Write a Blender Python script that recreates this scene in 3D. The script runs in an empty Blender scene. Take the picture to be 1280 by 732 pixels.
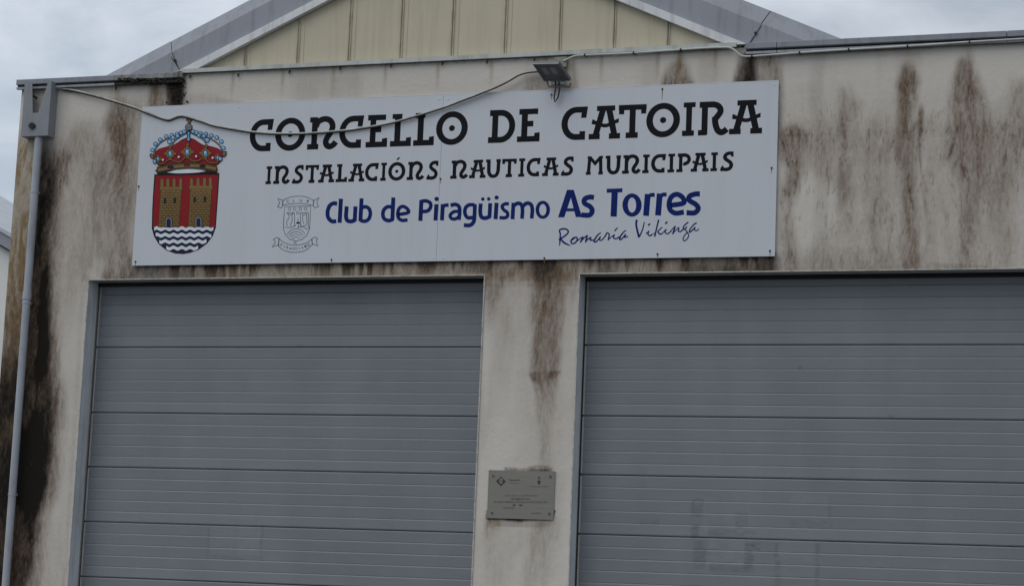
import bpy, math, random
import numpy as np
from mathutils import Matrix, Vector

random.seed(7)
scene = bpy.context.scene
COL = scene.collection

# ------------------------------------------------------------------ camera
F_PX, YAW, PITCH, ROLL = 2630.53, -0.3311, 0.1455, 0.0404
CAM = np.array([5.8872, -17.1241, 1.55])


def cam_axes():
    cy, sy, cp, sp = math.cos(YAW), math.sin(YAW), math.cos(PITCH), math.sin(PITCH)
    fw = np.array([sy * cp, cy * cp, sp])
    rt = np.array([cy, -sy, 0.0])
    up = np.cross(rt, fw)
    c, s = math.cos(ROLL), math.sin(ROLL)
    return c * rt + s * up, -s * rt + c * up, fw


RT, UP, FW = cam_axes()
cd = bpy.data.cameras.new('camera')
cd.sensor_width = 36.0
cd.lens = F_PX / 1280.0 * 36.0
cd.clip_start = 0.1
cd.clip_end = 2000.0
cam = bpy.data.objects.new('camera', cd)
COL.objects.link(cam)
cam.matrix_world = Matrix(((RT[0], UP[0], -FW[0], CAM[0]), (RT[1], UP[1], -FW[1], CAM[1]),
                           (RT[2], UP[2], -FW[2], CAM[2]), (0, 0, 0, 1)))
scene.camera = cam

# ------------------------------------------------------------------ light
SUN_EL, SUN_AZ = math.radians(55), math.radians(208)   # azimuth clockwise from +Y: behind the viewer, a little left
w = bpy.data.worlds.new('World')
scene.world = w
w.use_nodes = True
nt = w.node_tree
nt.nodes.clear()
N = nt.nodes.new
out = N('ShaderNodeOutputWorld')
bg = N('ShaderNodeBackground')
bg.inputs['Strength'].default_value = 0.1
sky = N('ShaderNodeTexSky')
sky.sky_type = 'NISHITA'
sky.sun_disc = False
sky.sun_elevation = SUN_EL
sky.sun_rotation = SUN_AZ
tc = N('ShaderNodeTexCoord')
mp = N('ShaderNodeMapping')
mp.inputs['Scale'].default_value = (1.0, 1.0, 1.8)
mp.inputs['Location'].default_value = (0.3, 0.0, 0.55)
n1 = N('ShaderNodeTexNoise')
n1.inputs['Scale'].default_value = 6.5
n1.inputs['Detail'].default_value = 6.0
n1.inputs['Roughness'].default_value = 0.58
n1.inputs['Distortion'].default_value = 0.35
cr = N('ShaderNodeValToRGB')
cr.color_ramp.elements[0].position = 0.38
cr.color_ramp.elements[0].color = (4.7, 5.35, 6.2, 1)
cr.color_ramp.elements[1].position = 0.64
cr.color_ramp.elements[1].color = (7.5, 8.05, 8.85, 1)
mx = N('ShaderNodeMixRGB')
mx.inputs['Fac'].default_value = 0.92
L = nt.links.new
L(tc.outputs['Generated'], mp.inputs['Vector'])
L(mp.outputs['Vector'], n1.inputs['Vector'])
L(n1.outputs['Fac'], cr.inputs['Fac'])
L(sky.outputs['Color'], mx.inputs['Color1'])
L(cr.outputs['Color'], mx.inputs['Color2'])
sep = N('ShaderNodeSeparateXYZ')
ma = N('ShaderNodeMath')
ma.operation = 'MULTIPLY_ADD'
ma.inputs[1].default_value = -0.50
ma.inputs[2].default_value = 0.86
cl = N('ShaderNodeClamp')
cl.inputs['Min'].default_value = 0.80
cl.inputs['Max'].default_value = 1.18
ml = N('ShaderNodeVectorMath')
ml.operation = 'SCALE'
L(tc.outputs['Generated'], sep.inputs[0])
L(sep.outputs['X'], ma.inputs[0])
L(ma.outputs[0], cl.inputs['Value'])
L(mx.outputs['Color'], ml.inputs[0])
L(cl.outputs[0], ml.inputs['Scale'])
L(ml.outputs[0], bg.inputs['Color'])
L(bg.outputs['Background'], out.inputs['Surface'])

sl = bpy.data.lights.new('sun', 'SUN')
sl.energy = 1.1
sl.angle = math.radians(50)
sl.color = (1.0, 0.94, 0.85)
sun = bpy.data.objects.new('sun', sl)
COL.objects.link(sun)
sd = Vector((math.sin(SUN_AZ) * math.cos(SUN_EL), math.cos(SUN_AZ) * math.cos(SUN_EL), math.sin(SUN_EL)))
sun.rotation_euler = sd.to_track_quat('Z', 'Y').to_euler()
sun.location = (0, -10, 30)

scene.view_settings.view_transform = 'Standard'
scene.view_settings.look = 'None'
scene.view_settings.gamma = 1.0
scene.view_settings.exposure = -0.12


# ------------------------------------------------------------------ measuring: where a photographed point lies in the plane y = Y
def pt(u, v, Y=0.0):
    d = RT * ((u - 640) / F_PX) + UP * ((366 - v) / F_PX) + FW
    t = (Y - CAM[1]) / d[1]
    p = CAM + t * d
    return float(p[0]), float(p[2])


def px(X, Y, Z):
    dx, dy, dz = X - CAM[0], Y - CAM[1], Z - CAM[2]
    a = dx * RT[0] + dy * RT[1] + dz * RT[2]
    b = dx * UP[0] + dy * UP[1] + dz * UP[2]
    c = dx * FW[0] + dy * FW[1] + dz * FW[2]
    return 640 + F_PX * a / c, 366 - F_PX * b / c


# ------------------------------------------------------------------ materials
def nodes_of(name):
    m = bpy.data.materials.new(name)
    m.use_nodes = True
    t = m.node_tree
    return m, t, t.nodes['Principled BSDF']


def mat(name, col, rough=0.6, metal=0.0, var=0.10, scale=6.0, stretch=(1, 1, 1), bump=0.0, bscale=80.0,
        grime=None, gamt=0.0, gscale=2.0, spec=0.5, gstretch=(6, 6, 0.7)):
    """Base colour with slow noise variation, optional run-down grime and a fine bump."""
    m, t, b = nodes_of(name)
    n = t.nodes.new
    l = t.links.new
    tc = n('ShaderNodeTexCoord')
    mp = n('ShaderNodeMapping')
    mp.inputs['Scale'].default_value = stretch
    l(tc.outputs['Object'], mp.inputs['Vector'])
    no = n('ShaderNodeTexNoise')
    no.inputs['Scale'].default_value = scale
    no.inputs['Detail'].default_value = 5
    l(mp.outputs['Vector'], no.inputs['Vector'])
    rp = n('ShaderNodeValToRGB')
    rp.color_ramp.elements[0].position = 0.3
    rp.color_ramp.elements[1].position = 0.7
    rp.color_ramp.elements[0].color = tuple(c * (1 - var) for c in col) + (1,)
    rp.color_ramp.elements[1].color = tuple(min(1, c * (1 + var)) for c in col) + (1,)
    l(no.outputs['Fac'], rp.inputs['Fac'])
    last = rp.outputs['Color']
    if grime:
        mg = n('ShaderNodeMapping')
        mg.inputs['Scale'].default_value = gstretch
        l(tc.outputs['Object'], mg.inputs['Vector'])
        ng = n('ShaderNodeTexNoise')
        ng.inputs['Scale'].default_value = gscale
        ng.inputs['Detail'].default_value = 7
        ng.inputs['Roughness'].default_value = 0.65
        l(mg.outputs['Vector'], ng.inputs['Vector'])
        rg = n('ShaderNodeValToRGB')
        rg.color_ramp.elements[0].position = 0.48
        rg.color_ramp.elements[1].position = 0.75
        rg.color_ramp.elements[0].color = (0, 0, 0, 1)
        rg.color_ramp.elements[1].color = (gamt,) * 3 + (1,)
        l(ng.outputs['Fac'], rg.inputs['Fac'])
        mi = n('ShaderNodeMixRGB')
        l(rg.outputs['Color'], mi.inputs['Fac'])
        l(last, mi.inputs['Color1'])
        mi.inputs['Color2'].default_value = grime + (1,)
        last = mi.outputs['Color']
    l(last, b.inputs['Base Color'])
    b.inputs['Roughness'].default_value = rough
    b.inputs['Metallic'].default_value = metal
    b.inputs['Specular IOR Level'].default_value = spec
    if bump:
        nb = n('ShaderNodeTexNoise')
        nb.inputs['Scale'].default_value = bscale
        nb.inputs['Detail'].default_value = 4
        l(tc.outputs['Object'], nb.inputs['Vector'])
        bu = n('ShaderNodeBump')
        bu.inputs['Strength'].default_value = 1.0
        bu.inputs['Distance'].default_value = bump
        l(nb.outputs['Fac'], bu.inputs['Height'])
        l(bu.outputs['Normal'], b.inputs['Normal'])
    return m


M = {}
M['sheet'] = mat('grey_roof_sheet', (0.31, 0.33, 0.375), 0.5, 0.0, 0.07, 1.2, grime=(0.14, 0.145, 0.15), gamt=0.5, spec=0.3)
M['sheet_back'] = mat('grey_roof_sheet_weathered', (0.25, 0.27, 0.305), 0.55, 0.0, 0.07, 1.5, grime=(0.15, 0.15, 0.15), gamt=0.5, spec=0.3)
M['coping'] = mat('grey_coping_metal', (0.26, 0.28, 0.32), 0.45, 0.0, 0.08, 3.0, grime=(0.1, 0.1, 0.1), gamt=0.5, spec=0.4)
M['coping_lip'] = mat('pale_coping_lip', (0.36, 0.38, 0.42), 0.45, 0.0, 0.1, 5.0, grime=(0.12, 0.11, 0.1), gamt=0.6)
M['moss_metal'] = mat('mossy_coping_metal', (0.28, 0.29, 0.28), 0.85, 0.0, 0.3, 10.0, grime=(0.016, 0.016, 0.012), gamt=1.0,
                      gscale=5.0, gstretch=(2.2, 1, 1), bump=0.006, bscale=40)
M['moss_dark'] = mat('black_moss_growth', (0.03, 0.03, 0.024), 0.95, 0, 0.6, 30, grime=(0.12, 0.11, 0.09), gamt=0.5, gscale=18, gstretch=(2, 1, 1), bump=0.01, bscale=60)
M['white_trim'] = mat('white_trim_metal', (0.74, 0.76, 0.78), 0.5, 0.0, 0.06, 4.0, grime=(0.3, 0.3, 0.29), gamt=0.6)
M['flashing'] = mat('pale_green_grey_flashing', (0.52, 0.55, 0.53), 0.5, 0.0, 0.08, 5.0, grime=(0.22, 0.22, 0.2), gamt=0.7)
M['beige'] = mat('beige_wall_panel', (0.575, 0.53, 0.40), 0.6, 0.0, 0.03, 2.0, grime=(0.43, 0.39, 0.29), gamt=0.6, gscale=1.6, gstretch=(9, 9, 0.5), spec=0.25)
M['seam'] = mat('dark_panel_backing', (0.22, 0.20, 0.145), 0.9)
M['seam_rust'] = mat('seam_lip', (0.46, 0.42, 0.31), 0.7, 0, 0.2, 9)
M['rubber_shade'] = mat('black_rubber_and_shade', (0.012, 0.012, 0.013), 0.7)  # seals, and black put in for shaded recesses and gaps
M['iron'] = mat('rusty_iron', (0.035, 0.028, 0.022), 0.9, 0, 0.5, 60)
M['pipe'] = mat('grey_pipe', (0.37, 0.40, 0.445), 0.42, 0.0, 0.08, 3.0, grime=(0.13, 0.12, 0.11), gamt=0.5, gstretch=(8, 8, 2))
M['hopper'] = mat('grey_hopper_metal', (0.25, 0.27, 0.30), 0.5, 0.0, 0.07, 5.0, grime=(0.12, 0.12, 0.11), gamt=0.4)
M['jamb'] = mat('galvanised_door_jamb', (0.66, 0.70, 0.735), 0.5, 0.0, 0.08, 4.0, grime=(0.2, 0.18, 0.14), gamt=0.6, gscale=1.5)
M['lintel'] = mat('dark_lintel_metal', (0.30, 0.305, 0.30), 0.7, 0, 0.15, 4)
M['edge'] = mat('cream_edge_highlight', (0.52, 0.50, 0.45), 0.7, 0, 0.15, 14, grime=(0.12, 0.1, 0.07), gamt=0.8, gscale=5, gstretch=(4, 4, 4))
M['aluminium'] = mat('door_edge_strip', (0.40, 0.42, 0.44), 0.45, 0.0, 0.08, 6)
M['sign'] = mat('white_sign_board', (0.60, 0.635, 0.685), 0.38, 0.0, 0.012, 0.8, grime=(0.46, 0.48, 0.50), gamt=0.2, gscale=1.6, gstretch=(5, 5, 0.5), spec=0.35)
M['sign_edge'] = mat('sign_board_edge', (0.72, 0.74, 0.77), 0.5)
M['black_vinyl'] = mat('black_vinyl', (0.010, 0.010, 0.014), 0.55, 0, 0.15, 2, spec=0.09)
M['blue_vinyl'] = mat('navy_blue_vinyl', (0.005, 0.020, 0.145), 0.55, 0, 0.1, 2, spec=0.10)
M['navy'] = mat('navy_print', (0.010, 0.013, 0.055), 0.45, spec=0.2)
M['slate'] = mat('slate_print', (0.075, 0.10, 0.15), 0.5, spec=0.2)
M['red'] = mat('red_print', (0.27, 0.008, 0.014), 0.45, spec=0.2)
M['gold'] = mat('gold_print', (0.23, 0.145, 0.05), 0.5, spec=0.2)
M['gold_dark'] = mat('dark_gold_print', (0.07, 0.042, 0.018), 0.5, spec=0.2)
M['sky_blue'] = mat('light_blue_print', (0.16, 0.42, 0.72), 0.45, spec=0.2)
M['ink'] = mat('black_print', (0.012, 0.010, 0.012), 0.45, spec=0.2)
M['white_print'] = mat('white_print', (0.72, 0.77, 0.83), 0.45, spec=0.2)
M['grey_print'] = mat('grey_print', (0.22, 0.25, 0.30), 0.45, spec=0.2)
M['cable_white'] = mat('weathered_white_cable', (0.50, 0.50, 0.45), 0.6, 0, 0.2, 9, grime=(0.10, 0.1, 0.09), gamt=0.8, gscale=3, gstretch=(2, 2, 2))
M['cable_dark'] = mat('black_cable', (0.014, 0.014, 0.014), 0.5)
M['conduit'] = mat('white_conduit', (0.56, 0.59, 0.57), 0.5, 0, 0.12, 6)
M['lamp_body'] = mat('grey_lamp_housing', (0.13, 0.135, 0.14), 0.5, 0.0, 0.1, 20)
M['lamp_rim'] = mat('pale_lamp_rim', (0.4, 0.42, 0.44), 0.5)
M['lamp_glass'] = mat('lamp_glass', (0.085, 0.087, 0.092), 0.25, 0.0, 0.2, 12)
M['lamp_led'] = mat('lamp_reflector', (0.22, 0.225, 0.23), 0.4)
M['gland'] = mat('pale_plastic_gland', (0.45, 0.47, 0.47), 0.4)
M['old_box'] = mat('weathered_junction_box', (0.26, 0.27, 0.22), 0.8, 0, 0.25, 30)
M['plaque'] = mat('brushed_steel_plaque', (0.235, 0.23, 0.205), 0.42, 0.15, 0.05, 3, stretch=(1, 1, 14), spec=0.4)
M['plaque_ink'] = mat('plaque_engraving', (0.035, 0.035, 0.033), 0.6)
M['plaque_ink_light'] = mat('plaque_fine_engraving', (0.10, 0.10, 0.09), 0.6)
M['screw'] = mat('steel_screw', (0.10, 0.10, 0.10), 0.45, 0.3)
M['rust'] = mat('rust_spot', (0.06, 0.038, 0.018), 0.9, 0, 0.4, 80)
M['asphalt'] = mat('asphalt', (0.05, 0.05, 0.052), 0.9, 0, 0.25, 3, bump=0.004, bscale=120)
M['concrete'] = mat('concrete_apron', (0.26, 0.255, 0.24), 0.9, 0, 0.15, 2, grime=(0.12, 0.11, 0.1), gamt=0.5, gstretch=(1, 1, 1), bump=0.002, bscale=90)
M['render_side'] = mat('side_wall_render', (0.42, 0.41, 0.38), 0.9, 0, 0.12, 1.5, grime=(0.13, 0.11, 0.09), gamt=0.9, gscale=1.2, bump=0.002, bscale=60)
M['nb_wall'] = mat('neighbour_white_wall', (0.74, 0.76, 0.74), 0.8, 0, 0.05, 1.5)
M['nb_roof'] = mat('neighbour_grey_metal', (0.27, 0.29, 0.34), 0.5, 0, 0.06, 2)
M['nb_gutter'] = mat('neighbour_pale_gutter', (0.52, 0.55, 0.60), 0.5, 0, 0.08, 4)


# plaster wall: stain densities come from the 'stain' attribute (R black mould, G brown, B ochre, A soft grey soiling)
def wall_material():
    m, t, b = nodes_of('stained_white_plaster')
    n = t.nodes.new
    l = t.links.new
    tc = n('ShaderNodeTexCoord')
    at = n('ShaderNodeAttribute')
    at.attribute_name = 'stain'
    sp = n('ShaderNodeSeparateColor')
    l(at.outputs['Color'], sp.inputs['Color'])

    def noise(scale, stretch, detail=6, rough=0.6, dist=0.0):
        mp = n('ShaderNodeMapping')
        mp.inputs['Scale'].default_value = stretch
        l(tc.outputs['Object'], mp.inputs['Vector'])
        q = n('ShaderNodeTexNoise')
        q.inputs['Scale'].default_value = scale
        q.inputs['Detail'].default_value = detail
        q.inputs['Roughness'].default_value = rough
        q.inputs['Distortion'].default_value = dist
        l(mp.outputs['Vector'], q.inputs['Vector'])
        return q.outputs['Fac']

    def math_(op, a, c, clamp=False):
        q = n('ShaderNodeMath')
        q.operation = op
        q.use_clamp = clamp
        for i, v in enumerate((a, c)):
            if isinstance(v, (int, float)):
                q.inputs[i].default_value = v
            else:
                l(v, q.inputs[i])
        return q.outputs[0]

    def mix(fac, a, c):
        q = n('ShaderNodeMixRGB')
        for i, v in enumerate((fac, a, c)):
            if isinstance(v, tuple):
                q.inputs[i].default_value = v + (1,)
            elif isinstance(v, float):
                q.inputs[i].default_value = v
            else:
                l(v, q.inputs[i])
        return q.outputs[0]

    base = mix(noise(1.3, (1, 1, 1), 5), (0.61, 0.575, 0.52), (0.71, 0.68, 0.63))
    base = mix(math_('MULTIPLY', noise(9, (1.4, 1, 0.5), 6, 0.7), 0.3), base, (0.53, 0.49, 0.44))
    fine = noise(34, (1.3, 1, 0.45), 5, 0.7, 0.6)
    hair = noise(60, (1.2, 1, 0.22), 4, 0.75, 1.0)
    mod = math_('ADD', math_('MULTIPLY', fine, 1.1), math_('MULTIPLY', hair, 0.7))   # about 0.9 in the mean
    c = mix(math_('MULTIPLY', at.outputs['Alpha'], math_('MULTIPLY', mod, 0.9), True), base, (0.285, 0.232, 0.185))
    c = mix(math_('MULTIPLY', sp.outputs[2], mod, True), c, (0.27, 0.19, 0.085))
    c = mix(math_('MULTIPLY', sp.outputs[1], mod, True), c, (0.120, 0.072, 0.041))
    c = mix(math_('MULTIPLY', sp.outputs[0], math_('ADD', math_('MULTIPLY', mod, 0.5), 0.75), True), c, (0.012, 0.010, 0.008))
    l(c, b.inputs['Base Color'])
    b.inputs['Roughness'].default_value = 0.9
    b.inputs['Specular IOR Level'].default_value = 0.2
    bu = n('ShaderNodeBump')
    bu.inputs['Distance'].default_value = 0.004
    bu.inputs['Strength'].default_value = 0.9
    l(math_('ADD', noise(22, (1, 1, 1), 8, 0.65), math_('MULTIPLY', noise(3, (1, 1, 1), 3), 3.0)), bu.inputs['Height'])
    l(bu.outputs['Normal'], b.inputs['Normal'])
    return m


# door sheet: grey paint, faint wash streaks, and rubbed marks where notices were taped (boxes in metres: x0,x1,z0,z1,amount)
def door_material(name, boxes):
    m, t, b = nodes_of(name)
    n = t.nodes.new
    l = t.links.new
    tc = n('ShaderNodeTexCoord')
    sx = n('ShaderNodeSeparateXYZ')
    l(tc.outputs['Object'], sx.inputs[0])

    def math_(op, a, c=0.0, clamp=False):
        q = n('ShaderNodeMath')
        q.operation = op
        q.use_clamp = clamp
        for i, v in enumerate((a, c)):
            if isinstance(v, (int, float)):
                q.inputs[i].default_value = v
            else:
                l(v, q.inputs[i])
        return q.outputs[0]

    def noise(scale, stretch, detail=5):
        mp = n('ShaderNodeMapping')
        mp.inputs['Scale'].default_value = stretch
        l(tc.outputs['Object'], mp.inputs['Vector'])
        q = n('ShaderNodeTexNoise')
        q.inputs['Scale'].default_value = scale
        q.inputs['Detail'].default_value = detail
        l(mp.outputs['Vector'], q.inputs['Vector'])
        return q.outputs['Fac']

    col = n('ShaderNodeValToRGB')
    col.color_ramp.elements[0].position = 0.3
    col.color_ramp.elements[1].position = 0.7
    col.color_ramp.elements[0].color = (0.192, 0.211, 0.232, 1)
    col.color_ramp.elements[1].color = (0.222, 0.241, 0.262, 1)
    l(noise(1.5, (1.5, 1, 0.6)), col.inputs['Fac'])
    last = col.outputs['Color']
    st = noise(7, (6, 1, 0.4), 6)
    mi = n('ShaderNodeMixRGB')
    l(math_('MULTIPLY', math_('SUBTRACT', st, 0.5), 0.9, True), mi.inputs['Fac'])
    l(last, mi.inputs['Color1'])
    mi.inputs['Color2'].default_value = (0.21, 0.22, 0.23, 1)
    last = mi.outputs[0]
    smear = noise(16, (1, 1, 2.2), 6)
    wxo = math_('ADD', sx.outputs[0], math_('MULTIPLY', math_('SUBTRACT', noise(9, (1, 1, 1), 5), 0.5), 0.07))
    wzo = math_('ADD', sx.outputs[2], math_('MULTIPLY', math_('SUBTRACT', noise(11, (1.2, 1, 0.9), 5), 0.5), 0.05))
    for x0, x1, z0, z1, amt in boxes:
        def edge(o, a, c, s=0.012):
            q = n('ShaderNodeMapRange')
            q.interpolation_type = 'SMOOTHSTEP'
            q.inputs['From Min'].default_value = a - s
            q.inputs['From Max'].default_value = a + s
            l(o, q.inputs['Value'])
            r = n('ShaderNodeMapRange')
            r.interpolation_type = 'SMOOTHSTEP'
            r.inputs['From Min'].default_value = c - s
            r.inputs['From Max'].default_value = c + s
            r.inputs['To Min'].default_value = 1
            r.inputs['To Max'].default_value = 0
            l(o, r.inputs['Value'])
            return math_('MULTIPLY', q.outputs[0], r.outputs[0])
        mask = math_('MULTIPLY', edge(wxo, x0, x1), edge(wzo, z0, z1))
        mask = math_('MULTIPLY', mask, math_('ADD', math_('MULTIPLY', smear, 3.2), -0.95), True)
        mi = n('ShaderNodeMixRGB')
        l(math_('MULTIPLY', mask, abs(amt) * (0.8 if amt > 0 else 0.62), True), mi.inputs['Fac'])
        l(last, mi.inputs['Color1'])
        mi.inputs['Color2'].default_value = (0.30, 0.31, 0.31, 1) if amt > 0 else (0.055, 0.06, 0.068, 1)
        last = mi.outputs[0]
    l(last, b.inputs['Base Color'])
    b.inputs['Roughness'].default_value = 0.5
    b.inputs['Specular IOR Level'].default_value = 0.35
    bu = n('ShaderNodeBump')
    bu.inputs['Distance'].default_value = 0.0012
    bu.inputs['Strength'].default_value = 0.6
    l(math_('ADD', noise(150, (0.5, 1, 1), 2), math_('MULTIPLY', noise(2.2, (0.6, 1, 1.5), 2), 9.0)), bu.inputs['Height'])
    l(bu.outputs['Normal'], b.inputs['Normal'])
    return m


M['wall'] = wall_material()


# ------------------------------------------------------------------ object helpers
def empty(name, loc=(0, 0, 0), label=None, cat=None, group=None):
    o = bpy.data.objects.new(name, None)
    COL.objects.link(o)
    o.location = loc
    o.empty_display_size = 0.2
    tag(o, label, cat, group)
    return o


def tag(o, label=None, cat=None, group=None, kind=None):
    if label:
        o['label'] = label
    if cat:
        o['category'] = cat
    if group:
        o['group'] = group
    if kind:
        o['kind'] = kind
    return o


class MB:
    """Collects geometry with material slots; world coordinates."""

    def __init__(self):
        self.v, self.f, self.mi, self.mats, self.sm = [], [], [], [], []
        self.k = 0

    def slot(self, m):
        if m not in self.mats:
            self.mats.append(m)
        return self.mats.index(m)

    def add(self, vs, fs, m, smooth=False):
        o = len(self.v)
        s = self.slot(m)
        self.v += [tuple(map(float, p)) for p in vs]
        for f in fs:
            self.f.append(tuple(i + o for i in f))
            self.mi.append(s)
            self.sm.append(smooth)

    def box(self, x0, x1, y0, y1, z0, z1, m):
        vs = [(x, y, z) for x in (x0, x1) for y in (y0, y1) for z in (z0, z1)]
        fs = [(0, 1, 3, 2), (4, 6, 7, 5), (0, 4, 5, 1), (2, 3, 7, 6), (0, 2, 6, 4), (1, 5, 7, 3)]
        self.add(vs, fs, m)

    def profile_x(self, prof, x0, x1, m, dz1=0.0):
        """closed (y,z) profile extruded along x"""
        n = len(prof)
        vs = [(x0, y, z) for y, z in prof] + [(x1, y, z + dz1) for y, z in prof]
        fs = [(i, (i + 1) % n, n + (i + 1) % n, n + i) for i in range(n)]
        fs += [tuple(range(n))[::-1], tuple(range(n, 2 * n))]
        self.add(vs, fs, m)

    def plate(self, poly, y0, y1, m):
        """closed (x,z) polygon extruded from y0 (front) to y1 (back)"""
        n = len(poly)
        vs = [(x, y0, z) for x, z in poly] + [(x, y1, z) for x, z in poly]
        fs = [tuple(range(n)), tuple(range(n, 2 * n))[::-1]]
        fs += [((i + 1) % n, i, n + i, n + (i + 1) % n) for i in range(n)]
        self.add(vs, fs, m)

    def tube(self, pts, r, m, seg=8, cap=True):
        P = [Vector(p) for p in pts]
        rings = []
        up = Vector((0.02, -1, 0.03)).normalized()
        for i, p in enumerate(P):
            d = (P[min(i + 1, len(P) - 1)] - P[max(i - 1, 0)]).normalized()
            a = d.cross(up)
            if a.length < 1e-4:
                a = d.cross(Vector((1, 0, 0)))
            a.normalize()
            bb = d.cross(a).normalized()
            rr = r[i] if isinstance(r, (list, tuple)) else r
            rings.append([p + (a * math.cos(t) + bb * math.sin(t)) * rr
                          for t in (2 * math.pi * j / seg for j in range(seg))])
        vs = [q for ring in rings for q in ring]
        fs = []
        for i in range(len(P) - 1):
            for j in range(seg):
                k = (j + 1) % seg
                fs.append((i * seg + j, i * seg + k, (i + 1) * seg + k, (i + 1) * seg + j))
        self.add(vs, fs, m, True)
        if cap:
            b = len(P) - 1
            self.add(rings[0], [tuple(range(seg))[::-1]], m)
            self.add(rings[b], [tuple(range(seg))], m)

    def disc(self, x, z, r, y0, y1, m, seg=10):
        self.plate([(x + r * math.cos(2 * math.pi * i / seg), z + r * math.sin(2 * math.pi * i / seg))
                    for i in range(seg)], y0, y1, m)

    def mesh(self, name):
        me = bpy.data.meshes.new(name)
        me.from_pydata(self.v, [], self.f)
        for m in self.mats:
            me.materials.append(m)
        me.polygons.foreach_set('material_index', self.mi)
        me.polygons.foreach_set('use_smooth', self.sm)
        me.update()
        return me

    def build(self, name, parent=None, origin=None):
        """links the geometry as ONE object; origin = where its pivot goes (world)"""
        me = self.mesh(name)
        o = bpy.data.objects.new(name, me)
        COL.objects.link(o)
        if origin:
            me.transform(Matrix.Translation(-Vector(origin)))
        base = Vector(origin) if origin else Vector((0, 0, 0))
        if parent:
            o.parent = parent
            q = parent
            off = Vector((0, 0, 0))
            while q:
                off += q.location
                q = q.parent
            o.location = base - off
        else:
            o.location = base
        return o


def catmull(P, sub=6, closed=False):
    P = [np.array(p, float) for p in P]
    n = len(P)
    if n < 3:
        return [tuple(p) for p in P]
    out = []
    rng = range(n if closed else n - 1)
    for i in rng:
        p1, p2 = P[i % n], P[(i + 1) % n]
        p0 = P[(i - 1) % n] if closed or i > 0 else 2 * p1 - p2
        p3 = P[(i + 2) % n] if closed or i + 2 < n else 2 * p2 - p1
        for s in range(sub):
            t = s / sub
            out.append(tuple(0.5 * ((2 * p1) + (-p0 + p2) * t + (2 * p0 - 5 * p1 + 4 * p2 - p3) * t * t
                                    + (-p0 + 3 * p1 - 3 * p2 + p3) * t ** 3)))
    if not closed:
        out.append(tuple(P[-1]))
    return out


# ------------------------------------------------------------------ flat print: shapes in 2-D, mapped on to the board
class Print:
    """2-D shapes mapped by fn(x, y) -> (X, Z), laid as thin vinyl with each shape a hair above the last."""

    def __init__(self, fn, y):
        self.fn, self.y, self.k, self.mb = fn, y, 0, MB()
        self.kstep = 0.00004

    def _add(self, pts, faces, m):
        yy = self.y - self.k * self.kstep
        self.k += 1
        vs = []
        for p in pts:
            X, Z = self.fn(p[0], p[1])
            vs.append((X, yy, Z))
        self.mb.add(vs, faces, m)

    def poly(self, pts, m):
        self._add(pts, [tuple(range(len(pts)))], m)

    def rect(self, x0, x1, y0, y1, m):
        self.poly([(x0, y0), (x1, y0), (x1, y1), (x0, y1)], m)

    def stroke(self, pts, wd, m, smooth=True, closed=False, round_=False):
        P = catmull(pts, 6, closed) if smooth and len(pts) > 2 else [tuple(p) for p in pts]
        n = len(P)
        W = wd if isinstance(wd, (list, tuple)) else None
        L_, R_ = [], []
        for i in range(n):
            a = P[(i - 1) % n] if closed else P[max(i - 1, 0)]
            b = P[(i + 1) % n] if closed else P[min(i + 1, n - 1)]
            dx, dy = b[0] - a[0], b[1] - a[1]
            dl = math.hypot(dx, dy) or 1.0
            h = (wd if W is None else np.interp(i / (n - 1), np.linspace(0, 1, len(W)), W)) / 2
            if not smooth and 0 < i < n - 1:
                d1 = np.array(P[i]) - np.array(P[i - 1])
                d2 = np.array(P[i + 1]) - np.array(P[i])
                cs = np.dot(d1, d2) / (np.linalg.norm(d1) * np.linalg.norm(d2) + 1e-9)
                h /= max(0.5, math.sqrt((1 + cs) / 2))
            L_.append((P[i][0] - dy / dl * h, P[i][1] + dx / dl * h))
            R_.append((P[i][0] + dy / dl * h, P[i][1] - dx / dl * h))
        pts2 = L_ + R_
        fs = [(i, i + 1, n + i + 1, n + i) for i in range(n - 1)]
        if closed:
            fs.append((n - 1, 0, n, 2 * n - 1))
        self._add(pts2, fs, m)
        if round_:
            h = (wd if W is None else W[0]) / 2
            self.ell(P[0][0], P[0][1], h, h, m)
            h = (wd if W is None else W[-1]) / 2
            self.ell(P[-1][0], P[-1][1], h, h, m)

    def ell(self, cx, cy, rx, ry, m, seg=18):
        self.poly([(cx + rx * math.cos(2 * math.pi * i / seg), cy + ry * math.sin(2 * math.pi * i / seg))
                   for i in range(seg)], m)

    def ring(self, cx, cy, rx, ry, t, m, seg=36, ty=None):
        ty = ty or t
        o = [(cx + rx * math.cos(2 * math.pi * i / seg), cy + ry * math.sin(2 * math.pi * i / seg)) for i in range(seg)]
        q = [(cx + (rx - t) * math.cos(2 * math.pi * i / seg), cy + (ry - ty) * math.sin(2 * math.pi * i / seg)) for i in range(seg)]
        self._add(o + q, [(i, (i + 1) % seg, seg + (i + 1) % seg, seg + i) for i in range(seg)], m)

    def build(self, name, parent):
        return self.mb.build(name, parent)


def arc(cx, cy, rx, ry, a0, a1, n=14):
    return [(cx + rx * math.cos(math.radians(a0 + (a1 - a0) * i / n)), cy + ry * math.sin(math.radians(a0 + (a1 - a0) * i / n)))
            for i in range(n + 1)]


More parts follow.
